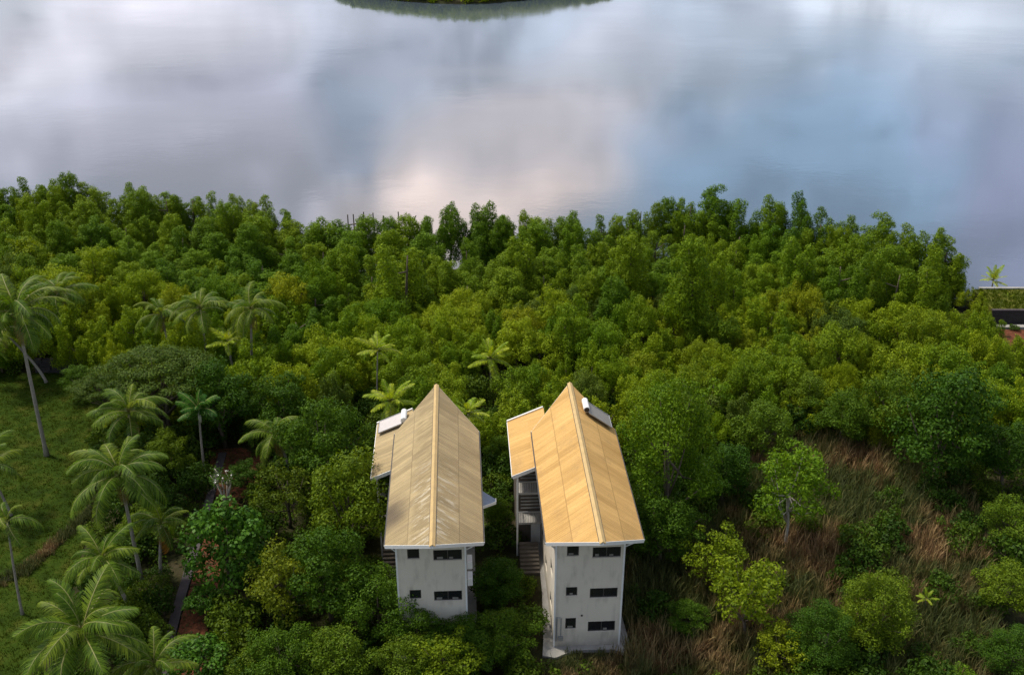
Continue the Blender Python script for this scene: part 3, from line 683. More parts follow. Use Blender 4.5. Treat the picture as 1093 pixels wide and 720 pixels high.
    af.beam((ax0, ay0 - .03, zl + q_), (ax1, ay0 - .03, zh + q_), 0.05, 0.30); af.beam((ax0, ay1 + .03, zl + q_ + 0.06), (ax1, ay1 + .03, zh + q_ + 0.06), 0.14, 0.30)
    af.beam((ax0 - .03, ay0, zl + q_), (ax0 - .03, ay1, zl + q_), 0.05, 0.12)
    af.build('fascia', M_white, ao)
    aw = MB(); aw.box(-4.55, -2.62, 12.2, 17.8, -0.4, 7.95); aw.build('annexe_wall', M_interior, e)
    for k, zf in enumerate((3.0, 5.9)):
        d_ = MB(); d_.box(-4.65, -2.625, 10.7, 12.197, zf, zf + 0.18); bo = d_.build('balcony', M_conc, e)
        rl = MB(); rl.beam((-4.6, 10.74, zf + 1.2), (-2.66, 10.74, zf + 1.2), 0.07, 0.07)
        for n_ in range(15): x = -4.55 + n_ * 0.134; rl.beam((x, 10.74, zf + 0.18), (x, 10.74, zf + 1.17), 0.03, 0.03, (0, 1, 0))
        rl.beam((-4.6, 10.78, zf + 1.2), (-4.6, 12.15, zf + 1.2), 0.05, 0.05)
        rl.build('railing', M_metal, bo)
        l_ = MB(); 
        for n_ in range(6): l_.box(-4.3, -2.7, 12.15, 12.19, zf + 0.5 + n_ * 0.33, zf + 0.62 + n_ * 0.33)
        l_.build('louvre', M_metal, bo)
    po = MB(); po.box(-4.72, -4.58, 10.62, 10.735, -0.2, 8.0); po.build('post', M_white, e)
    dr = MB(); dr.box(-3.45, -2.68, 12.1, 12.19, 0.0, 2.4); dr.build('door', M_white, e)
    st = MB()
    for n_ in range(8): st.box(-4.5, -3.0, 8.2 + n_ * 0.3, 8.5 + n_ * 0.3, -0.2, 0.17 * (n_ + 1))
    st.build('steps', M_interior, e)
    if not left:
        dp = MB(); dp.tube([(-2.45, 0.06, 0.7), (-2.45, 0.06, 2.9)], 0.05, 8); dp.tube([(-2.15, 0.06, 0.9), (-2.15, 0.06, 2.85), (-2.42, 0.06, 2.9)], 0.03, 6); dp.box(-2.32, -1.98, 0.0, 0.14, 0.75, 1.1); dp.build('water_pipe', M_metal, e)
        vt = MB(); vt.box(-0.75, -0.62, 0.09, 0.145, 2.9, 3.02); vt.build('vent', M_black, e)
    return e
HR = house((5.63, 56.0, 0), R(3.0), M_roofR, 'three-storey grey house under the clean orange ochre prow roof, the right one', False)
HL = house((-5.25, 55.7, 0), R(3.0), M_roofL, 'three-storey grey house under the stained tan prow roof with bleached ridge, the left one', True)
def hloc(hs, x, y, z): return Matrix.Translation(hs.location) @ Matrix.Rotation(R(3.0), 4, 'Z') @ Vector((x, y, z))
sl = math.atan2(RH, HW)
solar_heater(hloc(HR, 0.95, 14.2, EZ + RH * (1 - 0.95 / HW) + 0.02), R(3), sl, 'solar water heater with white tank on the right slope of the orange roof', 2.3)
hh = solar_heater(hloc(HL, -2.75, 17.1, 8.95), R(183), math.atan2(1.3, 3.02), 'solar water heater with white tank on the small side roof of the left house', 2.1, pale=True)
def ac_unit(hs, x, y, z, label, group=None):
    e = empty('air_conditioner', hloc(hs, x, y, z), R(3)); tag(e, label, 'air conditioner', group)
    c_ = MB(); c_.box(0.05, 0.42, -0.42, 0.42, 0, 0.62); cs = c_.build('casing', M_white, e, bevel=0.02)
    g_ = MB(); g_.tube([(0.05, -0.428, 0.31), (0.05, -0.424, 0.31)], 0.01, 6)
    g_ = MB(); g_.tube([(0.421, 0.1, 0.31), (0.435, 0.1, 0.31)], 0.24, 16); g_.build('fan_grille', M_black, e)
    b_ = MB(); b_.box(0, 0.4, -0.36, -0.32, -0.06, -0.003); b_.box(0, 0.4, 0.32, 0.36, -0.06, -0.003); b_.build('bracket', M_metal, e)
    return e
ac_unit(HL, 2.12, 1.3, 6.6, 'upper white air conditioner on the right side wall of the left house')
ac_unit(HL, 2.12, 1.2, 5.2, 'lower white air conditioner on the right side wall of the left house')
ac_unit(HR, 2.12, 6.0, 8.0, 'white air conditioner on the right side wall of the right house')
# little canopy roof on the right side of the left house
e = empty('side_canopy', hloc(HL, 2.12, 8.0, 7.2), R(3)); tag(e, 'small blue grey pointed canopy with white edge on the right side of the left house', 'canopy')
cn = MB(); pts = [(0, -2.2, 0.55), (2.3, -0.2, 0.0), (2.3, 0.2, 0.0), (0, 2.0, 0.55)]; cn.prism(pts, (0, 0, -0.07)); cn.build('canopy_sheet', M_bluemetal, e)
cn = MB(); cn.beam((0, -2.23, 0.5), (2.33, -0.22, -0.05), 0.06, 0.22); cn.beam((2.33, -0.22, -0.05), (2.33, 0.22, -0.05), 0.05, 0.2); cn.build('canopy_edge', M_white, e)
cn = MB(); cn.beam((0.0, 0, -1.2), (1.9, 0, -0.02), 0.07, 0.07, (0, 1, 0)); cn.build('strut', M_white, e)
# concrete apron round the right house
apr = MB(); pts = [hloc(HR, *p) for p in ((-3.5, -0.7, 0), (-2.6, -0.95, 0), (-1.2, -0.3, 0), (1.6, -0.35, 0), (2.4, -0.75, 0), (2.9, -0.3, 0), (2.75, 3.0, 0), (2.6, 14.5, 0), (-2.9, 14.5, 0), (-3.0, 6, 0), (-3.3, 1, 0))]
apr.prism([(p.x, p.y, 0.12) for p in pts], (0, 0, -0.4)); tag(apr.build('pavement', M_conc), 'stained pale concrete apron round the foot of the right house', 'apron', kind='structure')
apr = MB(); pts = [hloc(HL, *p) for p in ((-3.2, -0.9, 0), (2.8, -0.9, 0), (2.8, 14.5, 0), (-2.9, 14.5, 0))]
apr.prism([(p.x, p.y, 0.10) for p in pts], (0, 0, -0.4)); tag(apr.build('pavement', M_conc), 'concrete apron under the trees round the foot of the left house', 'apron', kind='structure')

# ------------------------------------------------------------------ waterfront wreck, garden lamp, stone wall
wr = empty('ruined_jetty', (at(425, 238, 0).x, 127.5, 0)); tag(wr, 'leaning bare timber posts and broken beams of a ruined jetty behind the shore trees', 'ruined jetty')
ox, oy = wr.location.x, wr.location.y
def wz(y, D): # height seen at photo row y at distance D
    a = PITCH - math.atan((H/2 - y) / FPX); return CAM_H - D * math.tan(a)
posts = [(371, 229), (377, 228.5), (388, 226), (398, 227), (409, 230), (418, 233), (425, 226), (437, 233)]
tops = []
for i, (px, py) in enumerate(posts):
    D = 128 + (i % 3) * 1.2; zt = wz(py, D); x = (px - W/2) / FPX * (D * math.cos(PITCH) + (CAM_H - zt) * math.sin(PITCH))
    m_ = MB(); m_.tube([(x - ox + random.uniform(-.2, .2), D - oy, -2.0), (x - ox, D - oy, zt)], [0.12, 0.08], 6); m_.build('post', M_wood, wr); tops.append(Vector((x - ox, D - oy, zt)))
for a_, b_, d1, d2 in ((0, 3, -1.4, -1.2), (1, 3, -2.9, -1.3), (4, 6, -1.0, -1.9), (6, 7, -2.4, -1.2), (0, 2, -2.2, -2.4)):
    m_ = MB(); m_.beam(tops[a_] + Vector((0, -0.1, d1)), tops[b_] + Vector((0, -0.1, d2)), 0.10, 0.14); m_.build('beam', M_wood, wr)
m_ = MB(); m_.beam(tops[7] + Vector((-0.2, 0, -1.6)), tops[7] + Vector((0.9, 0, 0.4)), 0.1, 0.12); m_.build('beam', M_wood, wr)
p = at(244, 692, 0); lp = empty('garden_lamp', (p.x, p.y, 0)); lp.scale = (.8, .8, .8); tag(lp, 'white garden lamp post with grey hood beside the dark track', 'garden lamp')
m_ = MB(); m_.tube([(0, 0, 0), (0, 0, 1.75)], 0.05, 8); m_.build('post', M_white, lp)
m_ = MB(); m_.tube([(0, 0, 1.75), (0, 0, 1.85), (0, 0, 2.15)], [0.12, 0.17, 0.17], 12); m_.build('lamp_glass', M_warm_grey, lp)
m_ = MB(); m_.tube([(0, 0, 2.15), (0, 0, 2.2), (0, 0, 2.42)], [0.34, 0.34, 0.05], 12); m_.build('hood', M_metal, lp)
p = at(38, 398, 0); q2 = at(92, 396, 0); sw_ = empty('stone_wall', (p.x, p.y, 0)); tag(sw_, 'low dark dry stone wall at the far edge of the lawn', 'wall')
m_ = MB(); Lw = q2.x - p.x
for r_ in range(4):
    x = 0.0
    while x < Lw:
        w_ = random.uniform(0.5, 0.95); m_.box(x, min(x + w_ - 0.04, Lw), random.uniform(-.06, .03), 0.6, r_ * 0.42 - 0.1, r_ * 0.42 + 0.29); x += w_
m_.build('stones', M_stone, sw_, bevel=0.03)
m_ = MB(); m_.box(0.05, Lw - 0.05, 0.08, 0.5, -0.2, 1.5); m_.build('core', M_stone, sw_)

# ------------------------------------------------------------------ palms
def frond_mesh(name, L, droop, lm, nl=34, lw=0.085, ll=0.85, up=0.5, hang=0.5, sway=0.0):
    """frond along +x: rachis rises then droops; leaflets hang to both sides"""
    mb = MB(); V = []; F = []; MI = []
    def cp(s):
        a0 = up; x = L * s * (1 - 0.12 * droop * s * s); z = math.tan(a0) * L * s * 0.6 - droop * L * 0.62 * s ** 2.1
        return Vector((x, sway * s ** 2.2 * L * 0.28, z))
    pts = [cp(i / 9) for i in range(10)]
    mb.tube(pts, [0.05 * (1 - i / 10.5) + 0.006 for i in range(10)], 4)
    V = list(mb.v); faces = [f for f in mb.f if len(f) == 4]; F = list(faces); MI = [1] * len(F)
    for i in range(nl):
        s = 0.12 + 0.88 * i / (nl - 1); p0 = cp(s); d = (cp(min(s + .02, 1.02)) - cp(s - .02)).normalized()
        prof = (math.sin(math.pi * min(1, 0.15 + 0.85 * s ** 0.85) ) ** 0.6 if s < 1 else 0) * 0.9 + 0.18
        for sd_ in (-1, 1):
            l = ll * prof * random.uniform(0.85, 1.1); fw = 0.35 + 0.55 * s + random.uniform(-.1, .1)
            side = Vector((0, sd_, 0)); dirv = (side * math.cos(fw) + d * math.sin(fw) + Vector((0, 0, 0.12))).normalized()
            b0 = len(V); wv = d * lw * 0.5
            p1 = p0 + dirv * l * 0.5 + Vector((0, 0, -hang * l * 0.12)); p2 = p0 + dirv * l * 0.9 + Vector((0, 0, -hang * l * random.uniform(0.45, 0.75)))
            for pp, k in ((p0, 0.7), (p1, 1.0), (p2, 0.15)): V += [tuple(pp - wv * k), tuple(pp + wv * k)]
            F += [(b0, b0 + 1, b0 + 3, b0 + 2), (b0 + 2, b0 + 3, b0 + 5, b0 + 4)]; MI += [0, 0]
    return np_mesh(name, V, F, [lm, M_rachis], MI)
FR = [frond_mesh('frond', 4.3, d_, L_palm, nl=46, lw=0.08, ll=0.95, up=u_, hang=h_, sway=w_) for d_, u_, h_, w_ in ((0.9, 0.8, 0.9, 0.5), (1.15, 0.75, 1.1, -0.4), (1.35, 0.7, 1.2, 0.2), (1.0, 0.8, 0.8, -0.7), (0.75, 0.7, 0.9, 0.0), (1.2, 0.9, 1.0, 0.8))]
FRB = [frond_mesh('frond', 3.3, d_, L_palmy, up=u_, hang=h_) for d_, u_, h_ in ((0.5, 0.8, 0.5), (0.7, 0.7, 0.6), (0.4, 0.6, 0.6))]
FRS = [frond_mesh('frond', 2.0, d_, L_palmy, nl=22, ll=0.5, up=u_, hang=h_) for d_, u_, h_ in ((0.4, 0.9, 0.4), (0.6, 0.8, 0.6))]
FRF = [frond_mesh('frond', 2.0, d_, L_dark, nl=26, ll=0.65, up=u_, hang=1.0, lw=0.1) for d_, u_, h_ in ((0.6, 0.9, 0.8), (0.8, 0.7, 0.9))]
FRD = frond_mesh('frond', 3.3, 0.9, L_deadf, up=0.2, hang=1.2)
FRY = frond_mesh('frond', 3.3, 0.7, L_dry, nl=24, lw=0.07, up=0.1, hang=1.3)
def palm(crown_px, base_px, n=26, set_=FR, scale=1.0, label='', h=None, tr=0.16, nuts=True, dead=0, group=None, shaft=False, name='palm_tree'):
    if base_px is not None:
        b_ = at(*base_px, 0); a = PITCH - math.atan((H/2 - crown_px[1]) / FPX)
        D = b_.y; z = CAM_H - D * math.tan(a); top = at(crown_px[0], crown_px[1], z)
    else:
        top = at(crown_px[0], crown_px[1], h); b_ = Vector((top.x + random.uniform(-1, 1), top.y + random.uniform(-1, 1), 0))
    e = empty(name, (b_.x, b_.y, 0)); tag(e, label, 'palm', group)
    T = top - Vector((b_.x, b_.y, 0)); mb = MB(); pts = []; ra = []
    for i in range(11):
        s = i / 10; pts.append(Vector((T.x * s ** 1.4, T.y * s ** 1.4, -0.2 + (T.z + 0.2) * s))); ra.append(tr * (1.5 if i == 0 else 1.0 - 0.4 * s) * (1 + 0.03 * (-1) ** i))
    mb.tube(pts, ra, 8); mb.build('trunk', M_palmbark, e, smooth=True)
    if shaft:
        m_ = MB(); m_.tube([T - Vector((0, 0, 1.2)), T - Vector((0, 0, 0.7)), T], [tr * 0.9, tr * 1.15, tr * 0.5], 9); m_.build('crownshaft', M_crownshaft, e, smooth=True)
    if nuts:
        m_ = MB()
        for k in range(7):
            a = k * 0.9 + random.random(); c_ = T + Vector((0.32 * math.cos(a), 0.32 * math.sin(a), -0.28 - 0.12 * (k % 2)))
            m_.tube([c_ + Vector((0, 0, z_)) for z_ in (-.15, -.1, 0, .1, .15)], [0.04, 0.1, 0.135, 0.1, 0.03], 7)
        m_.build('coconuts', M_coconut, e, smooth=True)
    ph = random.uniform(0, 6.28)
    for k in range(n):
        s = k / max(n - 1, 1); az = ph + k * 2.39996; pitch = R(-52) * (1 - s) ** 1.1 * -1  # old fronds hang, young stand up
        pitch = R(46 - 98 * s + random.uniform(-13, 13)); az_j = random.uniform(-.35, .35)
        o_ = link('frond', set_[random.randrange(len(set_))], e); o_.location = T + Vector((0, 0, 0.05 + 0.25 * s))
        o_.rotation_euler = (random.uniform(-.25, .25), pitch * 0.9, az + az_j); sc = scale * random.uniform(0.78, 1.12) * (0.8 if s > 0.85 else 1); o_.scale = (sc, sc, sc)
    if set_ is FR:
        for k in range(random.randint(2, 5)):
            o_ = link('frond', FRY, e); o_.location = T - Vector((0, 0, 0.1)); o_['label'] = 'dry hanging frond'
            o_.rotation_euler = (0, R(random.uniform(50, 78)), random.uniform(0, 6.28)); sc = scale * random.uniform(.55, .8); o_.scale = (sc,) * 3
    for k in range(dead):
        o_ = link('frond', FRD, e); o_.location = T; o_['label'] = 'dead orange brown frond'
        o_.rotation_euler = (0, R(62), R(-35 + 100 * k)); o_.scale = (0.8,) * 3
    return e
palm((18, 335), (50, 486), 26, label='tall coconut palm at the top left with its long bare trunk standing on the lawn', scale=1.15, tr=0.2)
palm((62, 312), (74, 372), 20, FR, label='yellowish coconut palm just right of the tall top left palm', scale=0.95, h=None)
palm((2, 352), (50, 408), 20, label='coconut palm cut by the left edge with leaning trunk ending at the stone wall', scale=1.0)
palm((172, 337), None, 18, label='small coconut palm left of two others above the olive feathery tree', h=7.5, scale=0.7)
palm((214, 331), None, 20, label='middle coconut palm of the three above the olive feathery tree', h=8.5, scale=0.85)
palm((268, 332), None, 20, label='grey green coconut palm right of the two others above the olive feathery tree', h=8.5, scale=0.85)
palm((243, 366), None, 16, FRB, label='bright green young palm below the row of three palms', h=6.0, scale=0.62, nuts=False)
palm((403, 375), (403, 447), 14, FRB, label='slender yellow green palm with thin pale trunk behind the left house', scale=0.7, tr=0.09, nuts=False)
palm((523, 384), (524, 420), 16, FRB, label='small yellow green palm between and behind the two roofs', scale=0.72, tr=0.09, nuts=False)
palm((417, 430), None, 18, FRB, label='bright green palm touching the back of the left house side roof', h=5.5, scale=0.75, nuts=False)
palm((500, 442), None, 16, FRB, label='bright green palm half hidden by the right slope of the left roof', h=6.0, scale=0.6, nuts=False)
palm((295, 465), None, 18, label='coconut palm with drooping fronds beside the patch of red earth', h=5.5, scale=0.82)
palm((138, 442), None, 22, label='coconut palm right behind the large palm in the middle of the left side', h=8.5, scale=0.85)
palm((128, 508), (152, 622), 26, label='large coconut palm with many long fronds in the middle of the left side', scale=1.02, tr=0.18)
palm((212, 438), (219, 508), 16, FRF, label='dark green palm with pale crownshaft at the top end of the footpath', scale=1.0, nuts=False, shaft=True, tr=0.13)
palm((110, 598), None, 18, label='smaller coconut palm below the large palm on the left side', h=6.5, scale=0.72)
palm((88, 676), None, 24, label='big coconut palm in the bottom left corner seen from above', h=9.5, scale=1.05, tr=0.2)
palm((172, 560), None, 14, label='untidy palm with a dead orange frond beside the footpath', h=5.0, scale=0.7, dead=2, nuts=False)
palm((8, 558), (24, 655), 9, label='thin crowned palm on the lawn at the left edge with bare grey trunk', scale=0.62, tr=0.11, nuts=False)
palm((-14, 500), (12, 550), 14, label='palm outside the left edge whose trunk leans into view', scale=0.9, tr=0.13)
palm((165, 712), None, 16, label='palm at the bottom edge right of the big corner palm', h=6.0, scale=0.7)
palm((1060, 300), (1058, 311), 12, FRS, label='small young palm standing on the grassy bank against the water', scale=0.95, tr=0.12, nuts=False)
palm((1075, 322), (1074, 330), 9, FRS, label='stubby seedling palm on the grass of the bank', scale=0.5, tr=0.06, nuts=False)
palm((988, 640), None, 10, FRS, label='tiny yellow green palm seedling in the reddish grass', h=2.0, scale=0.42, tr=0.05, nuts=False)

# ------------------------------------------------------------------ waterfront trees (their outline against the water follows the photo)
FRINGE = [(-40,202),(-15,198),(2,200),(24,193),(48,197),(72,193),(98,199),(124,199),(150,201),(176,211),(200,203),(226,206),(250,208),(272,204),(294,222),(311,243),(331,240),(347,236),(366,241),(391,238),(414,240),(434,238),(456,232),(479,226),(512,219),(534,240),(556,227),(580,229),(606,231),(640,233),(664,226),(687,213),(712,220),(736,206),(764,209),(788,214),(808,236),(830,214),(856,214),(880,225),(906,236),(940,239),(966,243),(990,247),(1010,256),(1026,270)]
order = ['second','third','fourth','fifth','sixth','seventh','eighth','ninth','tenth','eleventh','twelfth','thirteenth','fourteenth','fifteenth','sixteenth','seventeenth','eighteenth','nineteenth','twentieth']
nf = len(FRINGE)
for k, (px, py) in enumerate(FRINGE):
    if px > 1020: px, py = 1018, 268
    x = (px - W/2) / FPX * 138; D = shore(x) - 2.2 - random.uniform(0, 1.5)
    for _ in range(4):
        zt = wz(py, D); x = (px - W/2) / FPX * (D * math.cos(PITCH) + (CAM_H - zt) * math.sin(PITCH)); D = 0.5 * D + 0.5 * (shore(x) - 2.5)
    zt = max(wz(py, D), 3.0); s = random.uniform(0.82, 1.22)
    if 0 <= px <= 546:
        i_ = k - 2; lab = ('leftmost mangrove tree in the front row against the water' if i_ == 0 else f'mangrove against the water, {order[i_-1]} from the left in the shoreline row' if i_ - 1 < len(order) else f'{("first","second","third","fourth","fifth","sixth","seventh")[min(i_-20,6)]} shoreline mangrove counted rightwards from above the left house')
    elif px > 546:
        i_ = nf - 1 - k; lab = 'rightmost mangrove of the shoreline row, beside the grassy bank' if i_ == 0 else (f'mangrove against the water, {order[i_-1]} from the right end of the shoreline row' if i_ - 1 < len(order) else f'{("first","second","third","fourth","fifth","sixth","seventh")[min(i_-20,6)]} shoreline mangrove counted leftwards from the tallest clump right of centre')
    else: lab = 'mangrove of the shoreline row just outside the left edge of view'
    
    plant('tall', x, D, s, zt / 8.75 / s, label=lab, group='mangroves along the shoreline')
LM = [(60, 'at the far left'), (150, 'above the yellowish coconut palm'), (230, 'above the olive feathery tree'), (300, 'above the row of three palms'), (370, 'below the dip in the shoreline'), (440, 'in line with the ruined jetty'), (510, 'above the left house'),
      (575, 'above the gap between the roofs'), (650, 'above the right house'), (720, 'above the big fine leaved tree'), (800, 'above the round tree by the grass'), (880, 'above the young open tree'), (960, 'above the dry grass'), (1300, 'towards the right edge')]
def place_word(px):
    for a, b_ in LM:
        if px < a: return b_
def size_word(s, lo, hi): return 'slim' if s < lo + (hi - lo) / 3 else 'broad' if s > hi - (hi - lo) / 3 else 'medium'
# rows of tall trees behind the shoreline row
placed = []
def free(x, y, r):
    for a, b_ in placed:
        if (a - x) ** 2 + (b_ - y) ** 2 < r * r: return False
    placed.append((x, y)); return True
cnt = 0; tries = 0
while cnt < 130 and tries < 6000:
    tries += 1
    x = random.uniform(-78, 56); D = shore(x) - random.uniform(4.5, 19 if x > -20 else 26)
    if x > 50 and D > 103: continue
    if not free(x, D, 3.1): continue
    back = shore(x) - D; hgt = random.uniform(7.2, 9.6) - 0.12 * back
    zt = hgt
    px, py = proj(Vector((x, D, zt)))
    if px > 1030: continue
    if 300 < px < 345: hgt = min(hgt, 6.2)
    if 340 < px < 500: hgt = min(hgt, 7.0)
    s = random.uniform(0.8, 1.1)
    row_ = 'nearest the shoreline row' if back < 9 else 'in the middle of the belt' if back < 14 else 'on the near edge of the belt'
    lab = f'{size_word(s, 0.8, 1.1)} tall mangrove {place_word(px)}, {row_}'.replace('nearest the shoreline row', 'far row').replace('in the middle of the belt', 'middle row').replace('on the near edge of the belt', 'near row')
    plant('tall', x, D, s, hgt / 9.2 / s, label=lab, group='belt trees: ' + lab)
    cnt += 1
for k, (px, py, r_, sz, lab) in enumerate([(735, 312, 26, 1.25, 'tall column shaped mangrove rising above the canopy behind the right roof'),
    (762, 300, 22, 1.2, 'tall mangrove right beside the column shaped one above the canopy'), (606, 350, 22, 1.1, 'tall mangrove rising from the low canopy straight above the right roof peak'),
    (670, 292, 24, 1.0, 'dark tall mangrove between the shoreline row and the right roof'), (560, 285, 22, 1.0, 'tall rounded mangrove above the gap between the two roofs'),
    (430, 290, 30, 1.0, 'broad tall mangrove in front of the ruined jetty'), (655, 330, 20, 1.0, 'slim mangrove right of and above the right roof peak'),
    (985, 300, 26, 1.05, 'tall pointed mangrove near the right end of the forest'), (955, 305, 24, 1.0, 'tall mangrove left of the pointed one near the right end of the forest'),
    (900, 300, 26, 1.0, 'tall full mangrove in the belt at the upper right'), (855, 290, 24, 1.05, 'tall mangrove behind the yellow green canopy at the right'), (360, 285, 22, 0.95, 'tall mangrove below the dip in the shoreline')]):
    plant_px('tall', px, py, r_, sz, label=lab)
    placed.append((at(px, py, 6).x, at(px, py, 6).y))
# low rounded canopy
for q_ in [(403, 447), (523, 420)]:
    b_ = at(*q_, 0)
    for k in range(6): placed.append((b_.x - 0.5, b_.y - 1.6 * k + 0.8)); placed.append((b_.x + 0.5, b_.y - 1.6 * k + 0.8))
cnt = 0; tries = 0
YE = [(30, 270), (8, 275), (300, 385), (275, 400)]
HB = [(-11.5, 53), (13, 53), (13, 78), (-11.5, 78)]
CLEAR = [tuple(p)[:2] for p in gp((200, 470), (300, 470), (300, 545), (220, 720), (150, 720), (200, 560))]
def in_front_of_house(x, y, h):
    # keep sight lines to the houses free
    px, py = proj(Vector((x, y, h)))
    return (380 < px < 705) and y < 60
while cnt < 298 and tries < 20000:
    tries += 1
    x = random.uniform(-62, 66); y = random.uniform(77, 116)
    if y > shore(x) - 17: continue
    if inpoly(x, y, [(p.x, p.y) for p in LAWN]) or (x < -24 and y < 84) or (x < -37 and y < 93): continue
    if y < 84 and -24 < x < -14: continue
    if x > 12 and y < 80: continue
    if x > 50 and 90 < y: continue
    if -12.5 < x < 13 and y < 79.5: continue
    if x > 21 and inpoly(x, y, [(p.x, p.y) for p in REED]): continue
    if not free(x, y, 2.68): continue
    s = random.choice((random.uniform(0.62, 0.85), random.uniform(0.85, 1.1), random.uniform(1.0, 1.25))); px, py = proj(Vector((x, y, 5)))
    row_ = 'front' if py > 400 else 'second' if py > 370 else 'third' if py > 345 else 'fourth' if py > 320 else 'farthest'
    lab = f'{size_word(s, 0.62, 1.25)} low round mangrove {place_word(px)}, {row_} row'
    mo = None; u_ = random.random(); kd = 'canopy'
    if px > 640 and u_ < 0.26 or u_ < 0.06: mo = L_yellow
    elif u_ > 0.94: mo = L_olive
    elif 0.86 < u_ < 0.94: mo = L_mangrove
    lab += {'yellow_green_leaves': ', yellow green', 'olive_feathery_leaves': ', dull olive', 'mangrove_leaves': ', deep green'}.get(mo.name if mo else '', '')
    plant('canopy', x, y, s, random.uniform(0.8, 1.25) * (1.15 if s < 0.9 else 0.88 if s > 1.1 else 1), label=lab, group='low canopy: ' + lab, cat='shrub', m=mo)  # a low mangrove tree, filed in the shrub category
    cnt += 1
print('canopy', cnt)

for k, (x, y, s_, z_) in enumerate([(54.9, 112.4, 0.6, 0), (54.6, 108.5, 0.65, 0), (54.0, 105.6, 0.5, 0), (53.0, 102.5, 0.75, 0), (53.2, 113.6, 0.75, 0), (58.2, 102.6, 0.3, 0), (54.0, 97.5, 0.8, 0), (59.0, 93.5, 0.75, 0), (64.5, 95.0, 0.8, 0)]):
    plant('canopy', x, y, s_, 0.95, label='low mangrove ' + ('hiding the left end of the grassy bank', 'at the left end of the dark retaining wall', 'in front of the red soil', 'left of the red soil', 'between the last shoreline mangrove and the bank', 'tiny, on the red soil', 'below the red soil', 'at the right edge below the red soil', 'outside the right edge')[k], cat='shrub')
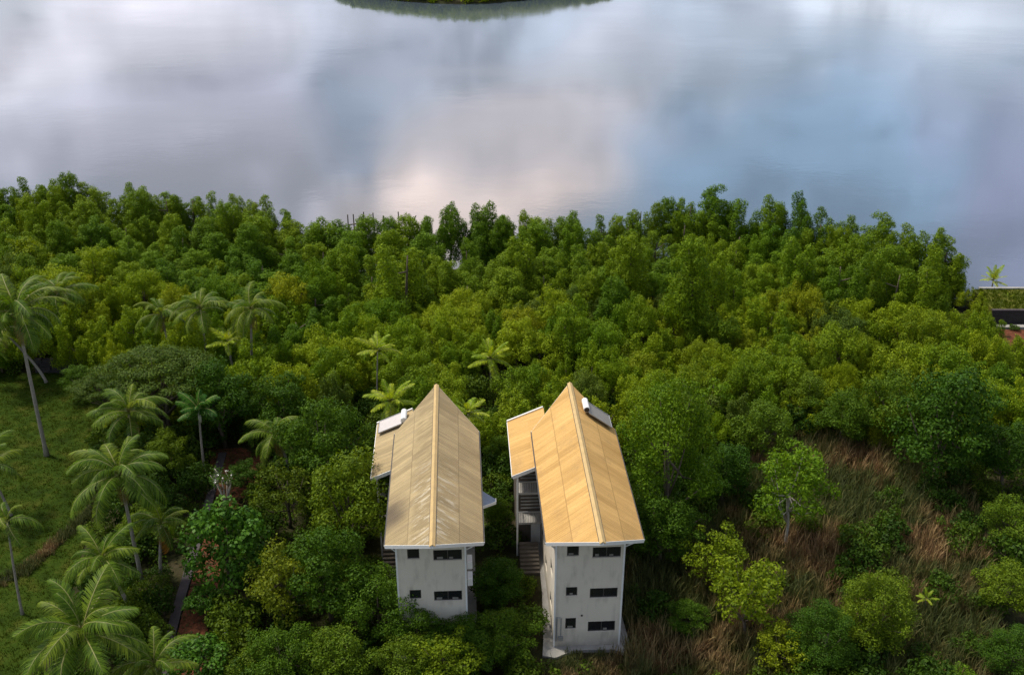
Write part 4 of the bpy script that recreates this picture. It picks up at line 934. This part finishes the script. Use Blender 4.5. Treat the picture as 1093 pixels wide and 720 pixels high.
# ------------------------------------------------------------------ single trees round the houses
T = [
 ('umbrella', 165, 392, 55, 1.0, 'wide flat olive green feathery tree above the lawn'),
 ('umbrella', 110, 408, 30, 0.9, 'small olive feathery tree at the left foot of the wide one'),
 ('broad', 232, 420, 38, 1.0, 'dark round tree around the palm with the pale crownshaft'),
 ('yellow', 30, 275, 24, 1.0, 'yellow green tree at the upper left edge of the forest'),
 ('yellow', 6, 288, 18, 1.0, 'golden tree cut by the left edge of the forest'),
 ('yellow', 285, 393, 20, 1.0, 'small yellow green tree left of the slender palm'),
 ('broad', 300, 428, 32, 1.0, 'round green tree above the palm beside the red earth'),
 ('broad', 345, 470, 42, 1.1, 'large green tree left of the left house side roof'),
 ('yellow', 305, 520, 32, 1.0, 'bright yellow green tree left of the big trees by the left house'),
 ('broad', 378, 530, 48, 1.1, 'largest green tree leaning against the left edge of the stained roof'),
 ('broad', 399, 482, 28, 1.15, 'upright tree touching the lower edge of the left side roof'),
 ('dark', 240, 577, 42, 1.1, 'dark glossy large leaved tree right of the footpath'),
 ('yellow', 298, 622, 38, 1.15, 'tall yellow olive tree with drooping clumps right of the glossy tree'),
 ('broad', 350, 605, 46, 1.0, 'dense dark green tree between the yellow olive tree and the left house'),
 ('broad', 400, 640, 38, 0.9, 'dark tree covering the lower left corner of the left house'),
 ('broad', 300, 700, 36, 0.8, 'green tree at the bottom edge below the yellow olive tree'),
 ('broad', 360, 700, 38, 0.8, 'green tree at the bottom edge left of the bright leaved one'),
 ('dark', 210, 705, 34, 0.7, 'rounded dark tree at the bottom edge by the end of the footpath'),
 ('broad', 262, 715, 28, 0.7, 'low dark tree at the bottom edge right of the garden lamp'),
 ('yellow', 478, 702, 36, 0.75, 'bright yellow green bush tree below the left house front'),
 ('broad', 446, 672, 29, 0.85, 'dark tree hiding the bottom of the left house front'),
 ('broad', 493, 676, 25, 0.85, 'small dark tree hiding the ground floor windows of the left house'),
 ('broad', 430, 700, 30, 0.75, 'dark tree under the left corner of the left house'),
 ('broad', 531, 618, 28, 0.8, 'dark rounded tree between the two houses'),
 ('broad', 538, 676, 31, 0.8, 'dark spreading tree between the houses at the bottom'),
 ('broad', 505, 690, 30, 0.75, 'dark tree below the right corner of the left house'),
 ('broad', 533, 480, 16, 1.0, 'narrow tree in the gap between the roofs, far part'),
 ('broad', 530, 545, 17, 1.0, 'narrow dark tree in the gap between the roofs, near the blue canopy'),
 ('fine', 718, 480, 54, 1.15, 'big fine leaved green tree right of the orange roof'),
 ('fine', 700, 440, 34, 1.1, 'fine leaved tree behind the big one right of the orange roof'),
 ('broad', 708, 560, 38, 0.9, 'dark tree at the right lower corner of the orange roof'),
 ('broad', 775, 500, 32, 0.9, 'round green tree between the big fine leaved tree and the grass'),
 ('bright', 755, 430, 26, 1.0, 'green tree at the far edge of the reddish grass'),
 ('broad', 815, 455, 32, 0.9, 'dark tree at the top left corner of the reddish grass'),
 ('yellow', 768, 590, 32, 0.95, 'bright large leaved tree in the middle of three in a diagonal row'),
 ('yellow', 800, 635, 42, 0.95, 'yellow green large leaved tree below the bright one right of the house'),
 ('yellow', 830, 690, 28, 0.8, 'yellow green tree at the bottom edge of the diagonal row'),
 ('fine', 935, 648, 42, 0.8, 'fine leaved green tree in the middle of the reddish grass'),
 ('fine', 880, 678, 38, 0.75, 'fine leaved tree at the bottom left of the one in the grass'),
 ('airy', 850, 512, 38, 1.0, 'young open tree with pale branches at the left edge of the grass'),
 ('broad', 1015, 445, 56, 1.0, 'large olive tree with yellow flecks at the far side of the grass'),
 ('broad', 960, 430, 34, 1.0, 'dark tree left of the large olive tree'),
 ('yellow', 880, 437, 16, 1.0, 'small golden tree at the far edge of the grass'),
 ('yellow', 955, 412, 18, 1.0, 'small yellow tree behind the dark one at the far side of the grass'),
 ('broad', 1080, 480, 34, 0.9, 'dark tree at the right edge beside the grass'),
 ('shrub', 1080, 590, 26, 1.0, 'green shrub at the right edge of the grass'),
 ('shrub', 1060, 640, 20, 1.0, 'low green shrub in the grass near the right edge'),
 ('bright', 1020, 722, 20, 0.6, 'bright green bush at the bottom edge of the grass'),
 ('broad', 900, 440, 28, 0.9, 'dark rounded tree behind the dry grass between two golden trees'),
 ('broad', 860, 420, 26, 0.9, 'green tree in the canopy edge above the young open tree'),
 ('shrub', 955, 530, 16, 1.0, 'dark shrub in the middle of the dry grass'),
 ('broad', 178, 480, 24, 0.9, 'dark tree right of the large palm and left of the footpath'),
 ('broad', 150, 560, 20, 0.8, 'low dark tree under the large palm'),
 ('shrub', 172, 640, 20, 1.1, 'big shrub left of the lower footpath'),
 ('yellow', 165, 625, 16, 0.8, 'small yellow green tree left of the lower footpath'),
 ('dark', 218, 640, 20, 0.75, 'small dark tree leaning over the lower end of the red track'),
 ('broad', 262, 505, 18, 0.8, 'small dark tree in front of the patch of red earth'),
 ('broad', 85, 402, 18, 0.8, 'dark bush tree beside the low stone wall'),
 ('broad', 1085, 555, 30, 0.8, 'dark low tree at the right edge, second of four down the edge'),
 ('broad', 1078, 625, 32, 0.75, 'dark low tree at the right edge, third of four down the edge'),
 ('fine', 1085, 695, 34, 0.6, 'fine leaved low tree in the bottom right corner'),
 ('shrub', 1035, 560, 17, 1.0, 'round green shrub at the right end of the dry grass, upper one'),
 ('shrub', 1040, 690, 18, 1.0, 'round green shrub at the right end of the dry grass, lower one'),
 ('shrub', 985, 700, 16, 1.0, 'green shrub at the bottom edge left of the bright green bush'),
 ('broad', 735, 655, 22, 0.7, 'small dark tree in the patch of grass right of the right house'),
 ('olive', 190, 640, 0, 1, None),
]
for a in T:
    if a[5] is None: continue
    plant_px(a[0], a[1], a[2], a[3], a[4], label=a[5], cat='shrub' if a[0] == 'shrub' else 'tree', m=L_broad if a[0] == 'fine' and a[2] > 600 else L_yolive if a[0] == 'yellow' and 150 < a[1] < 400 and a[2] > 500 else None)
# frangipani with pale bare branches by the path
fp = at(243, 545, 0); fe = empty('frangipani', (fp.x, fp.y, 0)); tag(fe, 'pale branched frangipani with white blossoms above the dark glossy tree', 'tree')
mb = MB(); tips = []
for k in range(9):
    a = k * 0.7; r1 = random.uniform(.5, .9); p1 = Vector((r1 * math.cos(a), r1 * math.sin(a), random.uniform(2.6, 3.4))); mb.tube([(0, 0, 0), p1 * 0.45 + Vector((0, 0, .3)), p1], [.09, .06, .035], 6)
    for j in range(3):
        p2 = p1 + Vector((random.uniform(-.7, .7), random.uniform(-.7, .7), random.uniform(.4, 1.1))); mb.tube([p1, p2], [.035, .018], 5); tips.append(p2)
mb.build('branches', M_bark_pale, fe, smooth=True)
P_ = np.array([tips[i % len(tips)] for i in range(380)]) + rng.normal(size=(380, 3)) * 0.22
V, F = leaf_quads(P_, unit(rng.normal(size=(380, 3)) + np.array([0, 0, 1.2])), 0.26, 0.4); link('leaves', np_mesh('leaves', V, F, [L_broad]), fe)
P_ = np.array(tips)[::4] + rng.normal(size=(len(tips[::4]), 3)) * 0.08; P_ = np.repeat(P_, 4, 0) ; P_ = P_ + rng.normal(size=P_.shape) * .07
V, F = leaf_quads(P_, unit(rng.normal(size=(len(P_), 3)) * .5 + np.array([0, 0, 1])), 0.13, 0.9); link('blossoms', np_mesh('blossoms', V, F, [M_white]), fe)

# ------------------------------------------------------------------ shrubs scattered under and between the trees
cnt = 0; tries = 0; sp = []
pathset = [Vector((p.x + 1.0, p.y, 0)) for p in PL]
while cnt < 290 and tries < 14000:
    tries += 1
    x = random.uniform(-46, 44); y = random.uniform(50, 92)
    if abs(x) > 0.56 * y: continue
    if inpoly(x, y, [(p.x, p.y) for p in LAWN]) : continue
    if inpoly(x, y, [(p.x, p.y) for p in REED]) and random.random() > 0.10: continue
    if inpoly(x, y, [(p.x, p.y) for p in RED]): continue
    if min((p - Vector((x, y, 0))).length for p in pathset) < 2.3: continue
    if any(abs(x - (hx - 0.05 * (y - 56))) < (5.3 if y > 65 else 4.0) and 52.5 < y < 76 and x - (hx - 0.05 * (y - 56)) < 4.0 for hx in (5.6, -5.2)): continue
    px, py = proj(Vector((x, y, 1.5)))
    if 575 < px < 680 and py > 560: continue
    if any((a - x) ** 2 + (b_ - y) ** 2 < 2.6 for a, b_ in sp): continue
    sp.append((x, y)); s = random.uniform(0.7, 1.35)
    near = min((((px - a[1]) ** 2 + (py - a[2]) ** 2, a[5]) for a in T if a[5] and a[0] != 'shrub' and len(a[5].split()) < 13))[1]
    sdw = None
    nb_ = [a for a in T if a[5] == near][0]; dx_, dy_ = px - nb_[1], py - nb_[2]
    sdw = ('right of' if dx_ > 0 else 'left of') if abs(dx_) > abs(dy_) else ('below' if dy_ > 0 else 'behind')
    nw = near.split(' ')
    lab = f'{"small" if s < 0.9 else "big" if s > 1.15 else "medium"} shrub {sdw} the ' + ' '.join(nw[:10])
    plant('shrub', x, y, s, random.uniform(0.8, 1.3), label=lab, group='undergrowth: ' + lab, cat='shrub')
    cnt += 1
print('shrubs', cnt)

# ------------------------------------------------------------------ stuff: undergrowth, dry grass, lawn grass, far wood
bl = []
while len(bl) < 3400:
    x = random.uniform(-85, 85); y = random.uniform(44, 128)
    if y > shore(x) - 3 or abs(x) > 0.62 * y + 4: continue
    if x > 53 and y > 101: continue
    P_ = Vector((x, y, 0))
    if inpoly(x, y, LAWN) or inpoly(x, y, RED): continue
    if inpoly(x, y, REED) and random.random() > 0.3: continue
    if min((p - P_).length for p in pathset) < 1.9: continue
    if any(-3.6 - (1.6 if y > 64 else 0) < x - (hx - 0.052 * (y - 56)) < 3.4 and 54.4 < y < 75 for hx in (5.6, -5.2)): continue
    bl.append((x, y, random.uniform(-0.1, 0.3), random.uniform(0.35, 0.8), random.uniform(0.5, 0.9)))
PP = []; NN = []
for x, y, z, r_, sq in bl:
    n = int(60 * r_ / 0.5); d = unit(rng.normal(size=(n, 3))); d[:, 2] = abs(d[:, 2]); rad = r_ * rng.uniform(0.7, 1.2, n)
    PP.append(d * rad[:, None] * np.array([1, 1, sq]) + np.array([x, y, z])); NN.append(unit(d + rng.normal(size=(n, 3)) * 0.5))
V, F = leaf_quads(np.concatenate(PP), np.concatenate(NN), 0.24)
tag(link('undergrowth', np_mesh('undergrowth', V, F, [L_shrub])), 'low dark leafy ground cover filling the forest floor', 'undergrowth', kind='stuff')

def blades(name, P, hts, nb, lw, m, spread=0.5, droop=0.45):
    n = len(P) * nb; base = np.repeat(P, nb, 0) + rng.normal(size=(n, 3)) * np.array([0.12, 0.12, 0]); h_ = np.repeat(hts, nb) * rng.uniform(0.55, 1.15, n)
    az = rng.uniform(0, 6.28, n); out_ = np.stack([np.cos(az), np.sin(az), np.zeros(n)], 1); s = rng.uniform(0.1, 1, n)[:, None] * spread
    wv = np.stack([-np.sin(az), np.cos(az), np.zeros(n)], 1) * lw / 2 + rng.normal(size=(n, 3)) * lw * 0.1
    V = np.empty((n, 8, 3)); up_ = np.array([0, 0, 1.0]); H1 = h_[:, None]
    for i, (t_, w_) in enumerate(((0, 1), (0.4, 0.9), (0.75, 0.7), (1.0, 0.15))):
        c_ = base + up_ * H1 * (t_ - droop * s * t_ ** 2.5) + out_ * H1 * s * t_ ** 1.6
        V[:, 2*i] = c_ - wv * w_; V[:, 2*i+1] = c_ + wv * w_
    k = np.arange(n)[:, None] * 8; F = np.concatenate([k + np.array([[0, 1, 3, 2]]), k + np.array([[2, 3, 5, 4]]), k + np.array([[4, 5, 7, 6]])])
    return np_mesh(name, V.reshape(-1, 3), F, [m])
gm, t, b, o = mat('tall_grass'); ge = N(t, 'ShaderNodeNewGeometry')
pf = noise(t, 0.16, 4, ge.outputs['Position'], 0.6)
dry = ramp(t, ge.outputs['Random Per Island'], [(0.0, (0.12, 0.070, 0.030)), (0.6, (0.28, 0.165, 0.072)), (1.0, (0.55, 0.38, 0.17))])
grn = ramp(t, ge.outputs['Random Per Island'], [(0.0, (0.045, 0.068, 0.012)), (0.6, (0.080, 0.105, 0.020)), (1.0, (0.17, 0.16, 0.045))])
cc = mix_c(t, ramp(t, pf, [(0.46, 0.0), (0.60, 1.0)]), grn, dry); t.links.new(cc, b.inputs['Base Color']); b.inputs['Roughness'].default_value = 0.7
tr = N(t, 'ShaderNodeBsdfTranslucent'); mx = N(t, 'ShaderNodeMixShader'); mx.inputs[0].default_value = 0.25; t.links.new(cc, tr.inputs[0]); t.links.new(b.outputs[0], mx.inputs[1]); t.links.new(tr.outputs[0], mx.inputs[2]); t.links.new(mx.outputs[0], o.inputs[0])
P_ = []
xs_ = [p.x for p in REED]; ys_ = [p.y for p in REED]
while len(P_) < 5200:
    x = random.uniform(min(xs_), max(xs_)); y = random.uniform(min(ys_), max(ys_))
    if inpoly(x, y, REED): P_.append((x, y, -0.1))
tag(link('tall_grass', blades('tall_grass', np.array(P_), rng.uniform(1.0, 2.4, len(P_)), 15, 0.05, gm)), 'tall reddish brown dry grass mixed with green at the lower right', 'grass', kind='stuff')
P_ = []
while len(P_) < 16000:
    x = random.uniform(-62, -24); y = random.uniform(48, 98)
    if inpoly(x, y, LAWN) and min((p - Vector((x, y, 0))).length for p in DL[::3]) > 0.8: P_.append((x, y, 0.0))
tag(link('lawn_grass', blades('lawn_grass', np.array(P_), rng.uniform(0.07, 0.22, len(P_)), 6, 0.04, leaf_mat('grass_blades', (0.040, 0.060, 0.004), (0.040, 0.060, 0.004), (0.040, 0.060, 0.004), rough=1.0), 0.7)), 'short green grass tufts on the lawn at the left', 'grass', kind='stuff')
P_ = []
for p in PL:
    for k in range(26):
        q_ = p + Vector((random.gauss(1.0, 1.1), random.uniform(-1, 1), 0)); P_.append((q_.x, q_.y, 0.09))
for k in range(500):
    q_ = at(random.uniform(222, 285), random.uniform(480, 540), 0); P_.append((q_.x, q_.y, 0.1))
P_ = np.array(P_); nn = np.tile(np.array([[0, 0, 1.0]]), (len(P_), 1)) + rng.normal(size=(len(P_), 3)) * 0.25
V, F = leaf_quads(P_, unit(nn), 0.28, 0.55); L_litter = leaf_mat('fallen_leaves', (0.10, 0.06, 0.02), (0.07, 0.06, 0.02), (0.05, 0.07, 0.02))
tag(link('leaf_litter', np_mesh('leaf_litter', V, F, [L_litter])), 'fallen leaves scattered over the path and the red track', 'leaf litter', kind='stuff')
P_ = []
for p in DL:
    for sd_ in (-1, 1):
        for k in range(14): P_.append((p.x + random.gauss(0, 0.2), p.y + sd_ * random.uniform(0.3, 0.9), 0))
tag(link('ditch_grass', blades('ditch_grass', np.array(P_), rng.uniform(0.3, 0.7, len(P_)), 12, 0.04, gm)), 'longer grass hanging over the edges of the ditch', 'grass', kind='stuff')
P_ = [(random.uniform(56.4, 80), random.uniform(109.0, 114.5), 1.75) for k in range(2200)]
tag(link('bank_grass', blades('bank_grass', np.array(P_), rng.uniform(0.12, 0.40, len(P_)), 8, 0.05, leaf_mat('bank_grass_blades', (0.07, 0.10, 0.008), (0.07, 0.10, 0.008), (0.07, 0.10, 0.008), rough=1.0))), 'rough grass tufts on the raised bank at the right edge', 'grass', kind='stuff')
for k, (x, y, s_, lab) in enumerate([(58.3, 107.0, .45, 'small shrub before the dark retaining wall, left one of two'), (63.5, 106.6, .5, 'small shrub before the dark retaining wall, right one of two')]):
    plant('shrub', x, y, s_, 0.8, label=lab, cat='shrub')
# pale weeds at the foot of the right house
P_ = []
while len(P_) < 420:
    u_ = random.uniform(-4.5, 4.5); v_ = random.uniform(-4.2, -0.45)
    if u_ < -2 and v_ > -1.2: continue
    P_.append(tuple(hloc(HR, u_, v_, 0)))
tag(link('weeds', blades('weeds', np.array(P_), rng.uniform(0.4, 0.9, len(P_)), 9, 0.04, gm)), 'loose weeds in front of the right house', 'weeds', kind='stuff')
# the wood on the island
bl = []
for i in range(1500):
    a = random.uniform(math.pi, 2 * math.pi); rr = 1 - random.uniform(0, 1) ** 1.5 * 0.6; r0 = 1 + 0.05 * math.sin(3 * a + 1) + 0.03 * math.sin(7 * a)
    x = icx + 54 * r0 * rr * math.cos(a); y = icy + 50 * r0 * rr * math.sin(a)
    bl.append((x, y, random.uniform(0.3, 2.4) + (1 - rr) * 12, random.uniform(0.9, 1.6), 1.0))
PP = []; NN = []
for x, y, z, r_, sq in bl:
    n = 190; d = unit(rng.normal(size=(n, 3))); PP.append(d * r_ * rng.uniform(0.85, 1.1, n)[:, None] + np.array([x, y, z])); NN.append(unit(d + rng.normal(size=(n, 3)) * 0.35))
V, F = leaf_quads(np.concatenate(PP), np.concatenate(NN), 0.45)
tag(link('island_wood', np_mesh('island_wood', V, F, [L_canopy])), 'green wood covering the far island down to its shore', 'wood', kind='stuff')
